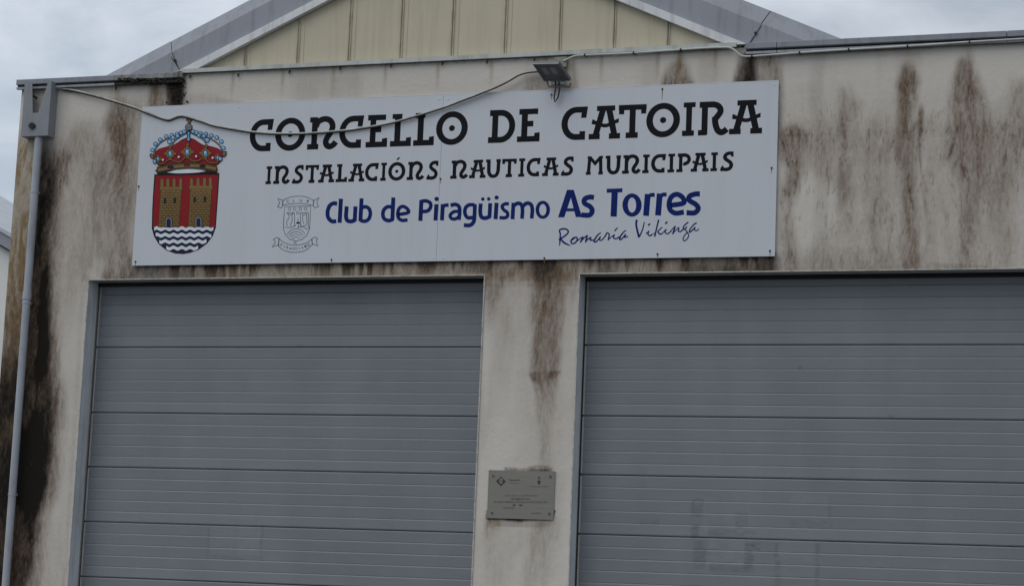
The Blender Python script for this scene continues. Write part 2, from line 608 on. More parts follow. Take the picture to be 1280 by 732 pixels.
# slab-serif uncial alphabet, cap height 1; each entry draws into a Print and returns its natural width
def glyph(p, ch, m, t):
    S, R, st = p.stroke, p.rect, 0.17
    h = t / 2
    if ch == 'C':
        S([(0.72, 1 - h)] + arc(0.42, 0.5, 0.42 - h, 0.5 - h, 90, 270) + [(0.68, h)], t, m, smooth=False)
        p.poly([(0.56, 0.66), (0.71, 0.66), (0.75, 1.0), (0.58, 1.0)], m)
        R(0.53, 0.69, 0.0, 0.26, m)
        return 0.75
    if ch in 'OÓ':
        p.ring(0.46, 0.5, 0.46, 0.515, t, m)
        p.ell(0.46, 0.5, 0.085, 0.09, m)
        if ch == 'Ó':
            p.poly([(0.40, 1.13), (0.50, 1.13), (0.62, 1.27), (0.50, 1.27)], m)
        return 0.92
    if ch == 'n':
        R(0.12, 0.12 + t, 0, 0.96, m)
        R(0.05, 0.30, 0.84, 1.0, m)
        R(0.0, 0.35, 0.0, st, m)
        S([(0.24, 0.70), (0.32, 0.86), (0.50, 0.935), (0.68, 0.88), (0.765, 0.72), (0.73, 0.54), (0.63, 0.38), (0.575, 0.24),
           (0.61, 0.12), (0.71, 0.075), (0.82, 0.13), (0.89, 0.215)], t, m)
        return 0.93
    if ch == 'E':
        R(0.12, 0.12 + t, 0.02, 0.98, m)
        R(0.04, 0.60, 1 - st, 1.0, m)
        R(0.2, 0.47, 0.46, 0.46 + t * 0.95, m)
        R(0.0, 0.67, 0, st, m)
        p.poly([(0.50, 0.05), (0.67, 0.05), (0.665, 0.28), (0.51, 0.26)], m)
        return 0.67
    if ch == 'L':
        R(0.12, 0.12 + t, 0.02, 0.98, m)
        R(0.04, 0.34, 0.85, 1.0, m)
        R(0.0, 0.63, 0, st, m)
        p.poly([(0.47, 0.05), (0.63, 0.05), (0.625, 0.28), (0.48, 0.26)], m)
        return 0.63
    if ch == 'D':
        R(0.11, 0.11 + t, 0.02, 0.98, m)
        S([(0.03, 1 - h)] + arc(0.37, 0.5, 0.44 - h, 0.5 - h, 90, -90) + [(0.0, h)], t, m, smooth=False)
        return 0.81
    if ch == 'A':
        R(0.22, 0.76, 0.845, 1.0, m)
        S([(0.41, 0.93), (0.19, 0.06)], t, m)
        S([(0.575, 0.93), (0.77, 0.06)], t, m)
        R(0.0, 0.33, 0.0, 0.165, m)
        R(0.60, 0.93, 0.0, 0.165, m)
        S([(0.10, 0.535), (0.24, 0.475), (0.48, 0.40), (0.70, 0.475), (0.86, 0.545)], t * 0.62, m)
        p.poly([(0.075, 0.46), (0.16, 0.44), (0.17, 0.58), (0.09, 0.60)], m)
        p.poly([(0.80, 0.46), (0.88, 0.48), (0.88, 0.61), (0.79, 0.57)], m)
        return 0.93
    if ch == 'T':
        R(0.0, 0.83, 0.84, 1.0, m)
        R(0.01, 0.165, 0.72, 0.9, m)
        R(0.67, 0.82, 0.72, 0.9, m)
        R(0.33, 0.33 + t, 0.02, 0.9, m)
        R(0.23, 0.59, 0, st, m)
        return 0.83
    if ch == 'I':
        R(0.115, 0.115 + t, 0.02, 0.98, m)
        R(0.03, 0.40, 0.85, 1.0, m)
        R(0.0, 0.37, 0, st * 0.95, m)
        return 0.40
    if ch == 'R':
        R(0.10, 0.10 + t, 0.02, 0.98, m)
        R(0.0, 0.26, 0, st * 0.95, m)
        S([(0.03, 1 - h), (0.40, 1 - h)] + arc(0.42, 0.72, 0.235, 0.28 - h, 88, -38, 8) + [(0.50, 0.47)], t, m, smooth=False)
        S([(0.49, 0.54), (0.51, 0.34), (0.57, 0.16), (0.67, 0.075), (0.77, 0.10), (0.85, 0.17)], t, m)
        return 0.87
    if ch == 'P':
        R(0.13, 0.13 + t, 0.02, 0.98, m)
        R(0.0, 0.34, 0, st * 0.95, m)
        S([(0.06, 1 - h), (0.42, 1 - h)] + arc(0.44, 0.675, 0.25, 0.325 - h, 88, -95, 9) + [(0.40, 0.47)], t, m, smooth=False)
        return 0.77
    if ch == 'S':
        S([(0.66, 0.92), (0.42, 0.925), (0.27, 0.83), (0.245, 0.68), (0.36, 0.56), (0.50, 0.45), (0.565, 0.30), (0.50, 0.14),
           (0.34, 0.075), (0.16, 0.085), (0.04, 0.07)], t, m)
        R(0.545, 0.67, 0.74, 1.0, m)
        p.poly([(0.0, 0.03), (0.12, 0.0), (0.22, 0.12), (0.15, 0.30), (0.07, 0.22)], m)
        return 0.67
    if ch == 'U':
        S([(0.155, 0.96), (0.165, 0.6), (0.18, 0.30), (0.28, 0.12), (0.42, 0.075), (0.57, 0.13), (0.655, 0.32), (0.67, 0.6), (0.68, 0.96)], t, m)
        R(0.0, 0.25, 0.85, 1.0, m)
        R(0.55, 0.79, 0.85, 1.0, m)
        return 0.78
    if ch == 'M':
        S([(0.20, 0.97), (0.14, 0.03)], t, m)
        S([(0.80, 0.97), (0.84, 0.03)], t, m)
        S([(0.20, 0.95), (0.505, 0.60), (0.82, 0.95)], t * 0.9, m, smooth=False)
        R(0.07, 0.27, 0.87, 1.0, m)
        R(0.74, 0.94, 0.87, 1.0, m)
        R(0.0, 0.28, 0, st * 0.9, m)
        R(0.70, 0.96, 0, st * 0.9, m)
        return 0.96


# small lettering from the program's built-in face, returned as a mesh's outline points
def font_mesh(txt, bold=0.0):
    c = bpy.data.curves.new('lettering', 'FONT')
    c.body = txt
    c.offset = bold
    c.resolution_u = 2
    o = bpy.data.objects.new('lettering', c)
    COL.objects.link(o)
    dg = bpy.context.evaluated_depsgraph_get()
    me = bpy.data.meshes.new_from_object(o.evaluated_get(dg))
    vs = [(v.co.x, v.co.y) for v in me.vertices]
    fs = [tuple(p.vertices) for p in me.polygons]
    bpy.data.objects.remove(o)
    bpy.data.curves.remove(c)
    bpy.data.meshes.remove(me)
    x0 = min(v[0] for v in vs)
    x1 = max(v[0] for v in vs)
    return vs, fs, x0, x1


# ------------------------------------------------------------------ ground
g = MB()
g.add([(-400, -400, 0), (400, -400, 0), (400, 400, 0), (-400, 400, 0)], [(0, 1, 2, 3)], M['asphalt'])
tag(g.build('ground'), 'dark asphalt ground around the boathouse', kind='structure')
g = MB()
g.box(-6.2, 8.0, -3.0, -0.002, -0.05, 0.03, M['concrete'])
tag(g.build('pavement'), 'pale concrete apron in front of the doors', kind='structure')

# ------------------------------------------------------------------ the boathouse
WX0, WX1 = pt(28, 105)[0], 5.42
D1 = (-4.188, -0.25)       # left door opening
D2 = (0.602, 4.545)        # right door opening
ZL = 4.368                 # underside of the lintels
ZT = 6.30                  # top of the wall
GX0, GX1 = -3.35, 2.005    # gable between the two copings
XC = (GX0 + GX1) / 2
ZG = 6.335                 # foot of the gable
DEPTH = 18.0
DY = 0.20                  # door face behind the wall face

bld = empty('warehouse', (WX0, 0, 0), 'long white rendered boathouse with black and brown stains, grey gable roof and two grey doors', 'building')


# --- value noise for the stain map
def vnoise(X, Z, fx, fz, seed):
    rs = np.random.RandomState(seed)
    T = rs.rand(256, 256)
    x, z = X * fx + 37.3, Z * fz + 11.7
    xi, zi = np.floor(x).astype(int), np.floor(z).astype(int)
    u, v = x - xi, z - zi
    u, v = u * u * (3 - 2 * u), v * v * (3 - 2 * v)
    a, b, c, d = T[xi % 256, zi % 256], T[(xi + 1) % 256, zi % 256], T[xi % 256, (zi + 1) % 256], T[(xi + 1) % 256, (zi + 1) % 256]
    return (a * (1 - u) + b * u) * (1 - v) + (c * (1 - u) + d * u) * v


def fbm(X, Z, fx, fz, seed, oct_=4, gain=0.5):
    s, a, t = 0, 1.0, 0
    for i in range(oct_):
        s = s + a * vnoise(X, Z, fx * 2 ** i, fz * 2 ** i, seed + i * 13)
        t += a
        a *= gain
    return s / t


def sstep(a, b, x):
    t = np.clip((x - a) / (b - a), 0, 1)
    return t * t * (3 - 2 * t)


# runs of dirt as they hang on the wall: channel, edge softness, rows of (y, left, right, amount) read off the photograph
RUNS = [
    # black mould beside the downpipe and its brown fringe
    ('K', 7, [(168, 52, 64, 0.0), (190, 50, 68, .55), (215, 48, 70, .85), (300, 42, 66, .97), (366, 40, 62, 1), (450, 26, 63, 1), (520, 16, 66, 1), (560, 12, 66, 1),
              (600, 8, 60, 1), (640, 4, 50, 1), (690, 0, 42, .95), (760, -14, 30, .9)]),
    ('K', 5, [(420, 4, 40, 0), (450, 0, 40, .75), (500, -10, 40, .9), (760, -40, 20, .95)]),
    ('K', 4, [(172, 46, 58, 0), (200, 44, 56, .7), (360, 32, 48, .8), (440, 26, 44, .9)]),
    ('B', 10, [(165, 60, 80, 0), (200, 56, 84, .9), (240, 58, 76, .8), (366, 50, 74, .8), (540, 50, 76, .9), (600, 48, 72, .8), (650, 36, 58, .75), (760, 10, 48, .7)]),
    ('B', 9, [(180, 72, 90, 0), (192, 76, 92, .7), (225, 68, 84, .75), (260, 66, 76, .3)]),
    # ochre growth left of the pipe
    ('O', 5, [(165, 22, 44, .2), (190, 18, 44, .8), (300, 8, 40, .9), (400, 0, 36, .9), (470, -8, 30, .6), (760, -50, 8, .5)]),
    ('B', 7, [(165, 22, 44, .1), (230, 20, 44, .35), (330, 14, 42, .5), (400, 4, 36, .85), (760, -40, 20, .9)]),
    # between hopper and sign
    ('B', 9, [(112, 140, 152, .25), (135, 134, 166, .7), (160, 130, 166, .9), (200, 136, 160, .85), (235, 144, 156, .8), (262, 146, 156, .35), (300, 146, 156, .0)]),
    ('B', 16, [(120, 150, 176, .35), (160, 140, 176, .45), (250, 124, 170, .5), (330, 118, 168, .5)]),
    ('A', 20, [(140, 84, 170, .25), (175, 76, 176, .6), (230, 72, 176, .8), (350, 74, 120, .6), (400, 74, 100, .2)]),
    ('B', 14, [(140, 100, 116, .0), (165, 86, 118, .55), (190, 84, 126, .5), (220, 110, 150, .45), (270, 118, 130, .2)]),
    ('B', 6, [(250, 120, 126, 0), (290, 107, 112, .45), (346, 101, 107, .4)]),
    ('B', 4, [(250, 130, 134, 0), (285, 117, 120, .4), (330, 110, 114, .35)]),
    ('B', 9, [(290, 150, 168, 0), (325, 128, 168, .45), (346, 124, 168, .85)]),
    ('O', 6, [(100, 143, 149, .0), (106, 143, 149, .5), (125, 138, 150, .15)]),
    ('A', 14, [(350, 76, 96, .35), (450, 72, 100, .25), (560, 74, 90, .3), (640, 50, 84, .3), (732, 36, 80, .6)]),
    ('B', 4, [(345, 103, 109, .3), (500, 92, 98, .25), (732, 78, 82, .35)]),
    # mossy joint at the left foot of the gable
    ('K', 5, [(90, 196, 232, .95), (104, 206, 232, .95), (136, 206, 230, .9)]),
    ('B', 6, [(98, 178, 208, .6), (112, 186, 206, .8), (136, 180, 206, .9)]),
    ('O', 4, [(98, 190, 200, .9), (118, 191, 198, .8), (128, 193, 197, .2)]),
    ('B', 4, [(90, 228, 234, .85), (110, 224, 230, .6), (134, 226, 232, .7)]),
    ('A', 9, [(100, 142, 200, .25), (136, 146, 200, .5)]),
    # strip between the sign and the doors
    ('B', 3, [(318, 158, 975, .15), (325, 158, 975, .8), (345, 158, 975, .55), (352, 158, 975, .3)]),
    ('K', 9, [(318, 164, 240, .75), (349, 160, 246, .5)]),
    ('O', 5, [(322, 236, 330, .75), (345, 238, 320, .6)]),
    ('O', 8, [(322, 330, 970, .4), (345, 330, 970, .4)]),
    ('K', 7, [(318, 660, 700, .95), (340, 664, 698, .65), (356, 668, 690, .2)]),
    ('K', 9, [(312, 850, 972, .6), (338, 850, 972, .7)]),
    ('K', 7, [(318, 560, 640, .4), (334, 580, 612, .5)]),
    ('K', 7, [(312, 740, 780, .5), (336, 745, 775, .5)]),
    # pillar
    ('A', 5, [(340, 662, 706, .5), (366, 668, 704, .9), (430, 664, 702, .9), (470, 662, 702, .8), (484, 668, 694, .6), (590, 674, 686, .3)]),
    ('B', 8, [(330, 652, 708, .9), (356, 668, 704, .85), (390, 666, 702, .65), (430, 664, 700, .62), (466, 664, 700, .6), (484, 668, 696, .6), (500, 670, 688, .5),
              (540, 674, 686, .3), (586, 676, 690, .22)]),
    ('B', 4, [(330, 676, 690, .9), (370, 676, 686, .6), (420, 668, 674, .4), (464, 666, 671, .3), (474, 664, 680, .7), (482, 668, 674, .5)]),
    ('B', 3, [(462, 660, 666, 0), (467, 660, 702, .75), (474, 664, 694, .7), (480, 672, 684, .2)]),
    ('B', 8, [(330, 606, 655, .7), (352, 608, 634, .6), (380, 608, 622, .4), (420, 607, 614, .0)]),
    ('A', 18, [(330, 606, 724, .65), (380, 610, 722, .4), (450, 640, 712, .35), (590, 650, 705, .25)]),
    ('B', 10, [(330, 704, 724, .6), (366, 712, 724, .3), (400, 714, 722, .0)]),
    ('A', 8, [(457, 618, 660, .0), (460, 618, 660, .35), (463, 618, 660, 0)]),
    ('B', 3, [(583, 632, 688, 0), (585, 630, 690, .8), (588, 630, 690, .8)]),
    ('K', 2, [(584.5, 660, 686, .3), (588, 660, 686, .8)]),
    ('K', 2, [(640, 608, 694, .9), (649, 608, 692, .9), (652, 610, 690, .2)]),
    ('B', 6, [(645, 606, 616, .8), (662, 606, 614, .5), (700, 606, 612, .1)]),
    ('O', 5, [(645, 608, 626, .6), (662, 610, 622, .4), (676, 612, 620, .0)]),
    ('B', 9, [(645, 664, 694, .65), (664, 666, 694, .45), (700, 654, 688, .3), (745, 650, 684, .2)]),
    ('A', 12, [(645, 608, 694, .3), (700, 604, 640, .45), (750, 600, 640, .35)]),
    ('A', 10, [(588, 694, 704, .4), (660, 690, 702, .4), (720, 686, 698, .2)]),
    # above the sign
    ('B', 7, [(70, 846, 856, .15), (82, 838, 862, .65), (104, 830, 868, .9)]),
    ('O', 5, [(66, 848, 856, .7), (90, 846, 858, .7), (104, 850, 854, .1)]),
    ('K', 6, [(70, 926, 942, .9), (84, 922, 944, .85), (106, 918, 946, .9)]),
    ('B', 5, [(66, 920, 970, .6), (84, 918, 974, .7), (106, 914, 976, .85)]),
    ('O', 4, [(68, 950, 968, .95), (88, 954, 964, .6), (100, 956, 962, .3)]),
    ('B', 6, [(84, 652, 724, .0), (104, 658, 720, .4), (126, 640, 724, .75)]),
    ('O', 6, [(70, 706, 716, .5), (90, 708, 718, .45), (118, 712, 722, .3)]),
    ('A', 14, [(92, 300, 640, .05), (120, 240, 640, .15)]),
    ('B', 8, [(108, 230, 246, .0), (126, 232, 300, .3), (134, 226, 320, .35)]),
    # right wall
    ('B', 6, [(66, 972, 978, .5), (100, 972, 981, .5), (150, 972, 982, .5)]),
    ('B', 10, [(148, 972, 992, .3), (168, 972, 1014, .85), (190, 974, 1004, .75), (215, 984, 1004, .9), (240, 978, 996, .85), (262, 980, 990, .6), (336, 976, 994, .75)]),
    ('B', 10, [(100, 1050, 1060, .2), (130, 1050, 1074, .5), (156, 1050, 1066, .7), (190, 1052, 1064, .65), (230, 1050, 1062, .8), (262, 1046, 1068, .45), (300, 1052, 1064, .2)]),
    ('B', 8, [(72, 1130, 1140, .2), (84, 1128, 1142, .85), (104, 1122, 1150, .95), (118, 1126, 1146, .9), (150, 1122, 1142, .7), (190, 1116, 1142, .6), (230, 1124, 1142, .75),
              (270, 1128, 1144, .8), (336, 1128, 1146, .65)]),
    ('B', 4, [(92, 1136, 1142, .5), (104, 1134, 1140, .9), (116, 1128, 1136, .7), (150, 1126, 1134, .3)]),
    ('B', 9, [(66, 1200, 1212, .2), (78, 1196, 1216, .75), (104, 1190, 1222, .95), (130, 1186, 1230, .65), (160, 1186, 1240, .6), (200, 1186, 1236, .65), (250, 1208, 1226, .75),
              (280, 1200, 1222, .6), (336, 1194, 1216, .45)]),
    ('B', 5, [(90, 1200, 1210, .4), (110, 1200, 1212, .9), (140, 1204, 1212, .6), (200, 1204, 1212, .3)]),
    ('B', 2.4, [(132, 1149, 1154, .3), (142, 1148, 1155, .95), (166, 1148, 1154, .95), (180, 1147, 1150, .9), (220, 1150, 1152, .85), (252, 1154, 1156, .7), (300, 1158, 1168, .3)]),
    ('B', 3, [(264, 1113, 1117, 0), (274, 1112, 1117, .75), (300, 1110, 1114, .4), (320, 1108, 1112, .25)]),
    ('O', 5, [(62, 1136, 1144, .45), (78, 1135, 1144, .55), (100, 1136, 1142, .2)]),
    ('O', 5, [(58, 1208, 1218, .5), (80, 1206, 1216, .6), (98, 1206, 1214, .2)]),
    ('A', 26, [(88, 990, 1290, .0), (150, 980, 1290, .4), (190, 976, 1290, .65), (260, 1080, 1270, .65), (336, 976, 1290, .55)]),
    ('B', 14, [(138, 1020, 1290, .0), (162, 980, 1290, .32), (184, 980, 1290, .2), (214, 980, 1290, .0)]),
    ('B', 12, [(120, 1232, 1256, .2), (170, 1224, 1290, .35), (240, 1228, 1258, .4), (336, 1216, 1240, .25)]),
    ('B', 10, [(90, 1262, 1290, .2), (120, 1255, 1290, .5), (200, 1262, 1290, .35), (330, 1262, 1290, .15)]),
    ('B', 9, [(300, 980, 1160, .0), (326, 980, 1160, .45), (338, 980, 1290, .5)]),
    ('B', 8, [(240, 1092, 1104, .2), (275, 1086, 1102, .5), (320, 1084, 1096, .2)]),
]


def stain_map(X, Z):
    """densities for points of the wall face (arrays in metres)"""
    # slow and fast meanders of the runs
    wx = (fbm(X, Z, 2.2, 1.1, 5) - 0.5) * 16 + (fbm(X, Z, 9, 3.5, 9) - 0.5) * 14
    wy = (fbm(X, Z, 5, 2.0, 15) - 0.5) * 16
    U, V = px(X, 0.0, Z)
    U2, V2 = U + wx * 0.75, V + wy * 0.6
    ch = {k: np.zeros_like(X) for k in 'KBOA'}
    hx = (fbm(X, Z, 14, 5, 141, 3) - 0.5) * 0.05
    wisps = fbm(hx + X + (fbm(X, Z, 2.6, 1.5, 33, 2) - 0.5) * 0.30, Z, 26, 3.6, 21, 5, 0.62)
    fine = fbm(X + (fbm(X, Z, 4, 2.2, 43, 2) - 0.5) * 0.20, Z, 75, 12, 51, 3, 0.6)
    hair = sstep(0.40, 0.62, wisps) * 0.65 + sstep(0.46, 0.66, fine) * 0.5
    for c, s, rows in RUNS:
        ys = [r[0] for r in rows]
        vv = V2
        l_ = np.interp(vv, ys, [r[1] for r in rows])
        r_ = np.interp(vv, ys, [r[2] for r in rows])
        a_ = np.interp(vv, ys, [r[3] for r in rows])
        a_ = np.where((V < ys[0] - 3) | (V > ys[-1] + 6), 0, a_)
        if s >= 8:
            a_ = a_ * sstep(ys[0] - 4, ys[0] + 14, V2) * (1 if ys[-1] > 330 else 1 - sstep(ys[-1] - 12, ys[-1] + 6, V2))
        wsc = 1.0 if s > 4 else 0.25
        uu = U + wx * 0.6 * wsc
        d = np.minimum(uu - l_, r_ - uu)
        k = sstep(-s, s, d) * a_
        ch[c] = 1 - (1 - ch[c]) * (1 - np.clip(k, 0, 1))
        if c == 'B' and s >= 7:
            ch['A'] = np.maximum(ch['A'], np.clip(k * 0.9, 0, 1))
    # wispy breakup: strong at low density, closing up where the dirt is thick
    for c in 'BA':
        k = ch[c]
        if c == 'B':
            ch[c] = np.clip(k * (0.34 + 0.28 * k) + k * hair * 0.42, 0, 1)
        else:
            ch[c] = np.clip(k * (0.75 + 0.30 * (hair - 0.5)), 0, 1)
    ch['O'] = ch['O'] * (0.45 + 0.7 * sstep(0.35, 0.65, wisps))
    grain = fbm(X, Z, 45, 20, 77, 3)
    mott = sstep(0.42, 0.68, fbm(X, Z, 7, 2.2, 81, 5, 0.6))
    ch['B'] = np.clip(np.maximum(ch['B'], ch['K'] * 1.0), 0, 1)
    ch['K'] = ch['K'] * (0.92 - 0.36 * mott)
    ch['K'] = np.clip(ch['K'] * (0.72 + 0.28 * ch['K']) + (grain - 0.5) * 0.9 * ch['K'] * (1 - ch['K'] * 0.8), 0, 1)
    # hair-fine vertical flecks over the middle height of the right wall
    zone = sstep(960, 985, U) * sstep(100, 170, V + wy) * (1 - 0.45 * sstep(230, 330, V))
    flecks = sstep(0.635, 0.76, fbm(X + (fbm(X, Z, 3.2, 1.6, 33) - 0.5) * 0.3, Z, 55, 8, 91, 3, 0.55))
    ch['B'] = np.clip(ch['B'] + zone * flecks * 0.38, 0, 1)
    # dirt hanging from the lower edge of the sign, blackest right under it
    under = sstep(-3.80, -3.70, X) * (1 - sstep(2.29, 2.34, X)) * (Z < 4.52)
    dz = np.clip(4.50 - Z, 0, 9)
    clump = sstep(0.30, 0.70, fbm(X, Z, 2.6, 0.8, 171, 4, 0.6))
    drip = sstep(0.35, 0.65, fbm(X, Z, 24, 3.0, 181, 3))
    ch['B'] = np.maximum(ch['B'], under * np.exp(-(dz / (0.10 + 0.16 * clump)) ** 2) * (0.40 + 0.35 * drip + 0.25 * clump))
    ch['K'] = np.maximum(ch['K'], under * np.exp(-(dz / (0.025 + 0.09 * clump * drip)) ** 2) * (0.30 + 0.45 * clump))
    # thin runs under each conduit clip, and general faint soiling
    ch['A'] = np.clip(ch['A'] + 0.30 * sstep(0.5, 0.75, fbm(X, Z, 4, 0.7, 61)), 0, 1)
    for i in range(11):
        cx = GX0 + 0.53 + 0.508 * i
        if cx < GX1 - 0.1:
            k = np.exp(-((X - cx - 0.004) / 0.018) ** 2) * sstep(5.95, 6.28, Z) * 0.5
            ch['O'] = np.clip(ch['O'] + k, 0, 1)
    # streaky brown band just under every ledge
    top = np.where((X < GX0) | (X > GX1), 6.235, 6.30)
    ch['B'] = np.clip(ch['B'] + 0.55 * sstep(top - 0.035, top, Z) * (0.4 + 0.6 * hair), 0, 1)
    return ch


def axis(a, b, fine, cuts):
    xs = set()
    pts_ = sorted([a, b] + [c for c in cuts if a < c < b])
    out = [pts_[0]]
    for p, q in zip(pts_, pts_[1:]):
        n = max(1, int(round((q - p) / fine)))
        out += list(np.linspace(p, q, n + 1)[1:])
    return out


def build_wall():
    xs = np.array(axis(WX0, 4.75, 0.0115, [D1[0], D1[1], D2[0], D2[1]]) + [5.0, WX1])
    zs = np.array([0, .3, .6, .9, 1.2] + axis(1.5, ZT, 0.0115, [ZL]))
    nx, nz = len(xs), len(zs)
    X, Z = np.meshgrid(xs, zs, indexing='ij')
    ch = stain_map(X, Z)
    idx = np.arange(nx * nz).reshape(nx, nz)
    cx, cz = (xs[:-1] + xs[1:]) / 2, (zs[:-1] + zs[1:]) / 2
    CX, CZ = np.meshgrid(cx, cz, indexing='ij')
    hole = ((CZ < ZL) & (((CX > D1[0]) & (CX < D1[1])) | ((CX > D2[0]) & (CX < D2[1]))))
    q = np.stack([idx[:-1, :-1], idx[1:, :-1], idx[1:, 1:], idx[:-1, 1:]], -1)[~hole]
    # slightly uneven trowelled face
    Y = (fbm(X, Z, 1.6, 1.6, 3, 3) - 0.5) * 0.006
    edge = np.minimum.reduce([np.abs(X - D1[0]), np.abs(X - D1[1]), np.abs(X - D2[0]), np.abs(X - D2[1])])
    V = np.stack([X, Y, Z], -1).reshape(-1, 3)
    S = np.stack([ch['K'], ch['B'], ch['O'], ch['A']], -1).reshape(-1, 4)
    # body behind the face: reveals, back, top, sides
    ex, ef = [], []

    def quad(*c):
        o = len(V) + len(ex)
        ex.extend(c)
        ef.append((o, o + 1, o + 2, o + 3))
    T, y0 = 0.30, 0.004
    for a, b in (D1, D2):
        quad((a, y0, 0), (a, T, 0), (a, T, ZL), (a, y0, ZL))
        quad((b, y0, 0), (b, y0, ZL), (b, T, ZL), (b, T, 0))
        quad((a, y0, ZL), (a, T, ZL), (b, T, ZL), (b, y0, ZL))
    quad((WX0, y0, ZT), (WX1, y0, ZT), (WX1, T, ZT), (WX0, T, ZT))
    for a, b in ((WX0, D1[0]), (D1[1], D2[0]), (D2[1], WX1)):
        quad((a, T, 0), (b, T, 0), (b, T, ZL), (a, T, ZL))
    quad((WX0, T, ZL), (WX1, T, ZL), (WX1, T, ZT), (WX0, T, ZT))
    quad((WX1, y0, 0), (WX1, T, 0), (WX1, T, ZT), (WX1, y0, ZT))
    V2 = np.vstack([V, np.array(ex)])
    S2 = np.vstack([S, np.tile([0.0, 0.25, 0.0, 0.5], (len(ex), 1))])
    loops = np.concatenate([q.reshape(-1), np.array(ef).reshape(-1)])
    nf = len(loops) // 4
    me = bpy.data.meshes.new('front_wall')
    me.vertices.add(len(V2))
    me.vertices.foreach_set('co', V2.astype(np.float32).reshape(-1))
    me.loops.add(len(loops))
    me.loops.foreach_set('vertex_index', loops.astype(np.int32))
    me.polygons.add(nf)
    me.polygons.foreach_set('loop_start', np.arange(0, nf * 4, 4, dtype=np.int32))
    me.polygons.foreach_set('loop_total', np.full(nf, 4, dtype=np.int32))
    me.update(calc_edges=True)
    a = me.attributes.new('stain', 'FLOAT_COLOR', 'POINT')
    a.data.foreach_set('color', S2.astype(np.float32).reshape(-1))
    me.materials.append(M['wall'])
    o = bpy.data.objects.new('front_wall', me)
    COL.objects.link(o)
    o.parent = bld
    o.location = (-WX0, 0, 0)
    return o


build_wall()

# --- side and back walls, roof behind
b = MB()
b.box(WX0 - 0.0, WX0 + 0.25, 0.303, DEPTH, 0, 6.15, M['render_side'])
b.build('side_wall', bld)
b = MB()
b.box(WX1 - 0.25, WX1, 0.303, DEPTH, 0, 6.15, M['render_side'])
b.build('side_wall', bld)
b = MB()
b.box(WX0 + 0.253, WX1 - 0.253, DEPTH - 0.25, DEPTH, 0, 6.15, M['render_side'])
b.build('back_wall', bld)
SL = 0.45
HALF = GX1 - XC
ZA = ZG + SL * HALF         # apex of the white trim's upper edge
# roof planes start behind the verge flashing
FX = 0.52                   # lower flashing face, measured level
OX = 0.92                   # to the outer edge
for s in (-1, 1):
    b = MB()
    xf = XC + s * (HALF + OX)
    x_e = min(max(XC + s * (HALF + OX + 1.2), WX0 + 0.1), WX1 - 0.1)
    zf = ZG + SL * 0 - 0.02
    zt = ZG + SL * (HALF + OX) - 0.02
    y0, y1 = 0.21, DEPTH
    zE = zt - SL * abs(x_e - XC)
    b.add([(XC, y0, zt), (x_e, y0, zE), (x_e, y1, zE), (XC, y1, zt),
           (XC, y0, zt - 0.06), (x_e, y0, zE - 0.06), (x_e, y1, zE - 0.06), (XC, y1, zt - 0.06)],
          [(0, 1, 2, 3), (4, 7, 6, 5), (0, 4, 5, 1), (1, 5, 6, 2), (2, 6, 7, 3)], M['sheet_back'])
    b.build('roof_slope', bld)
b = MB()
b.box(WX0 + 0.02, WX1 - 0.02, 0.32, DEPTH, 6.16, 6.20, M['sheet_back'])
b.build('flat_roof', bld)


# --- gable cladding: one upright panel between each pair of seams
def z_rake(x, off=0.0):
    return ZG + SL * (HALF - abs(x - XC)) + off


seams = [pt(u, v)[0] for u, v in ((305, 70), (371, 60), (435, 60), (499.5, 60), (564, 50), (630, 50), (698.5, 50), (766.5, 50), (834.5, 40))]
edges = [GX0 + 0.03] + seams + [GX1 - 0.03]
ZF = 6.325
for a, c in zip(edges, edges[1:]):
    g_ = 0.0025
    xs = [a + g_, c - g_] if not (a < XC < c) else [a + g_, XC, c - g_]
    # body
    top = [(x, z_rake(x, -0.055)) for x in xs]
    bot = [(x, ZF) for x in xs]
    poly = bot + top[::-1]
    poly = [p for i, p in enumerate(poly) if i == 0 or abs(p[0] - poly[i - 1][0]) + abs(p[1] - poly[i - 1][1]) > 1e-3]
    b = MB()
    b.plate(poly, 0.03, 0.065, M['beige'])
    # raised lips along both seams
    for x, d in ((a + g_ + 0.002, 0.010), (c - g_ - 0.014, 0.010)):
        if z_rake(x, -0.06) > ZF + 0.05:
            b.box(x, x + d, 0.020, 0.029, ZF + 0.002, z_rake(x, -0.062), M['seam_rust'])
    for x, d in ((a + 0.050, 0.006),):
        if z_rake(x, -0.06) > ZF + 0.05 and a < 0.3:
            b.box(x, x + d, 0.026, 0.0297, ZF + 0.002, z_rake(x, -0.062), M['beige'])
    b.build('cladding_panel', bld)
b = MB()
b.plate([(GX0 + 0.02, ZF - 0.02), (GX1 - 0.02, ZF - 0.02), (XC, z_rake(XC, -0.07))], 0.07, 0.10, M['seam'])
b.build('cladding_backing', bld)

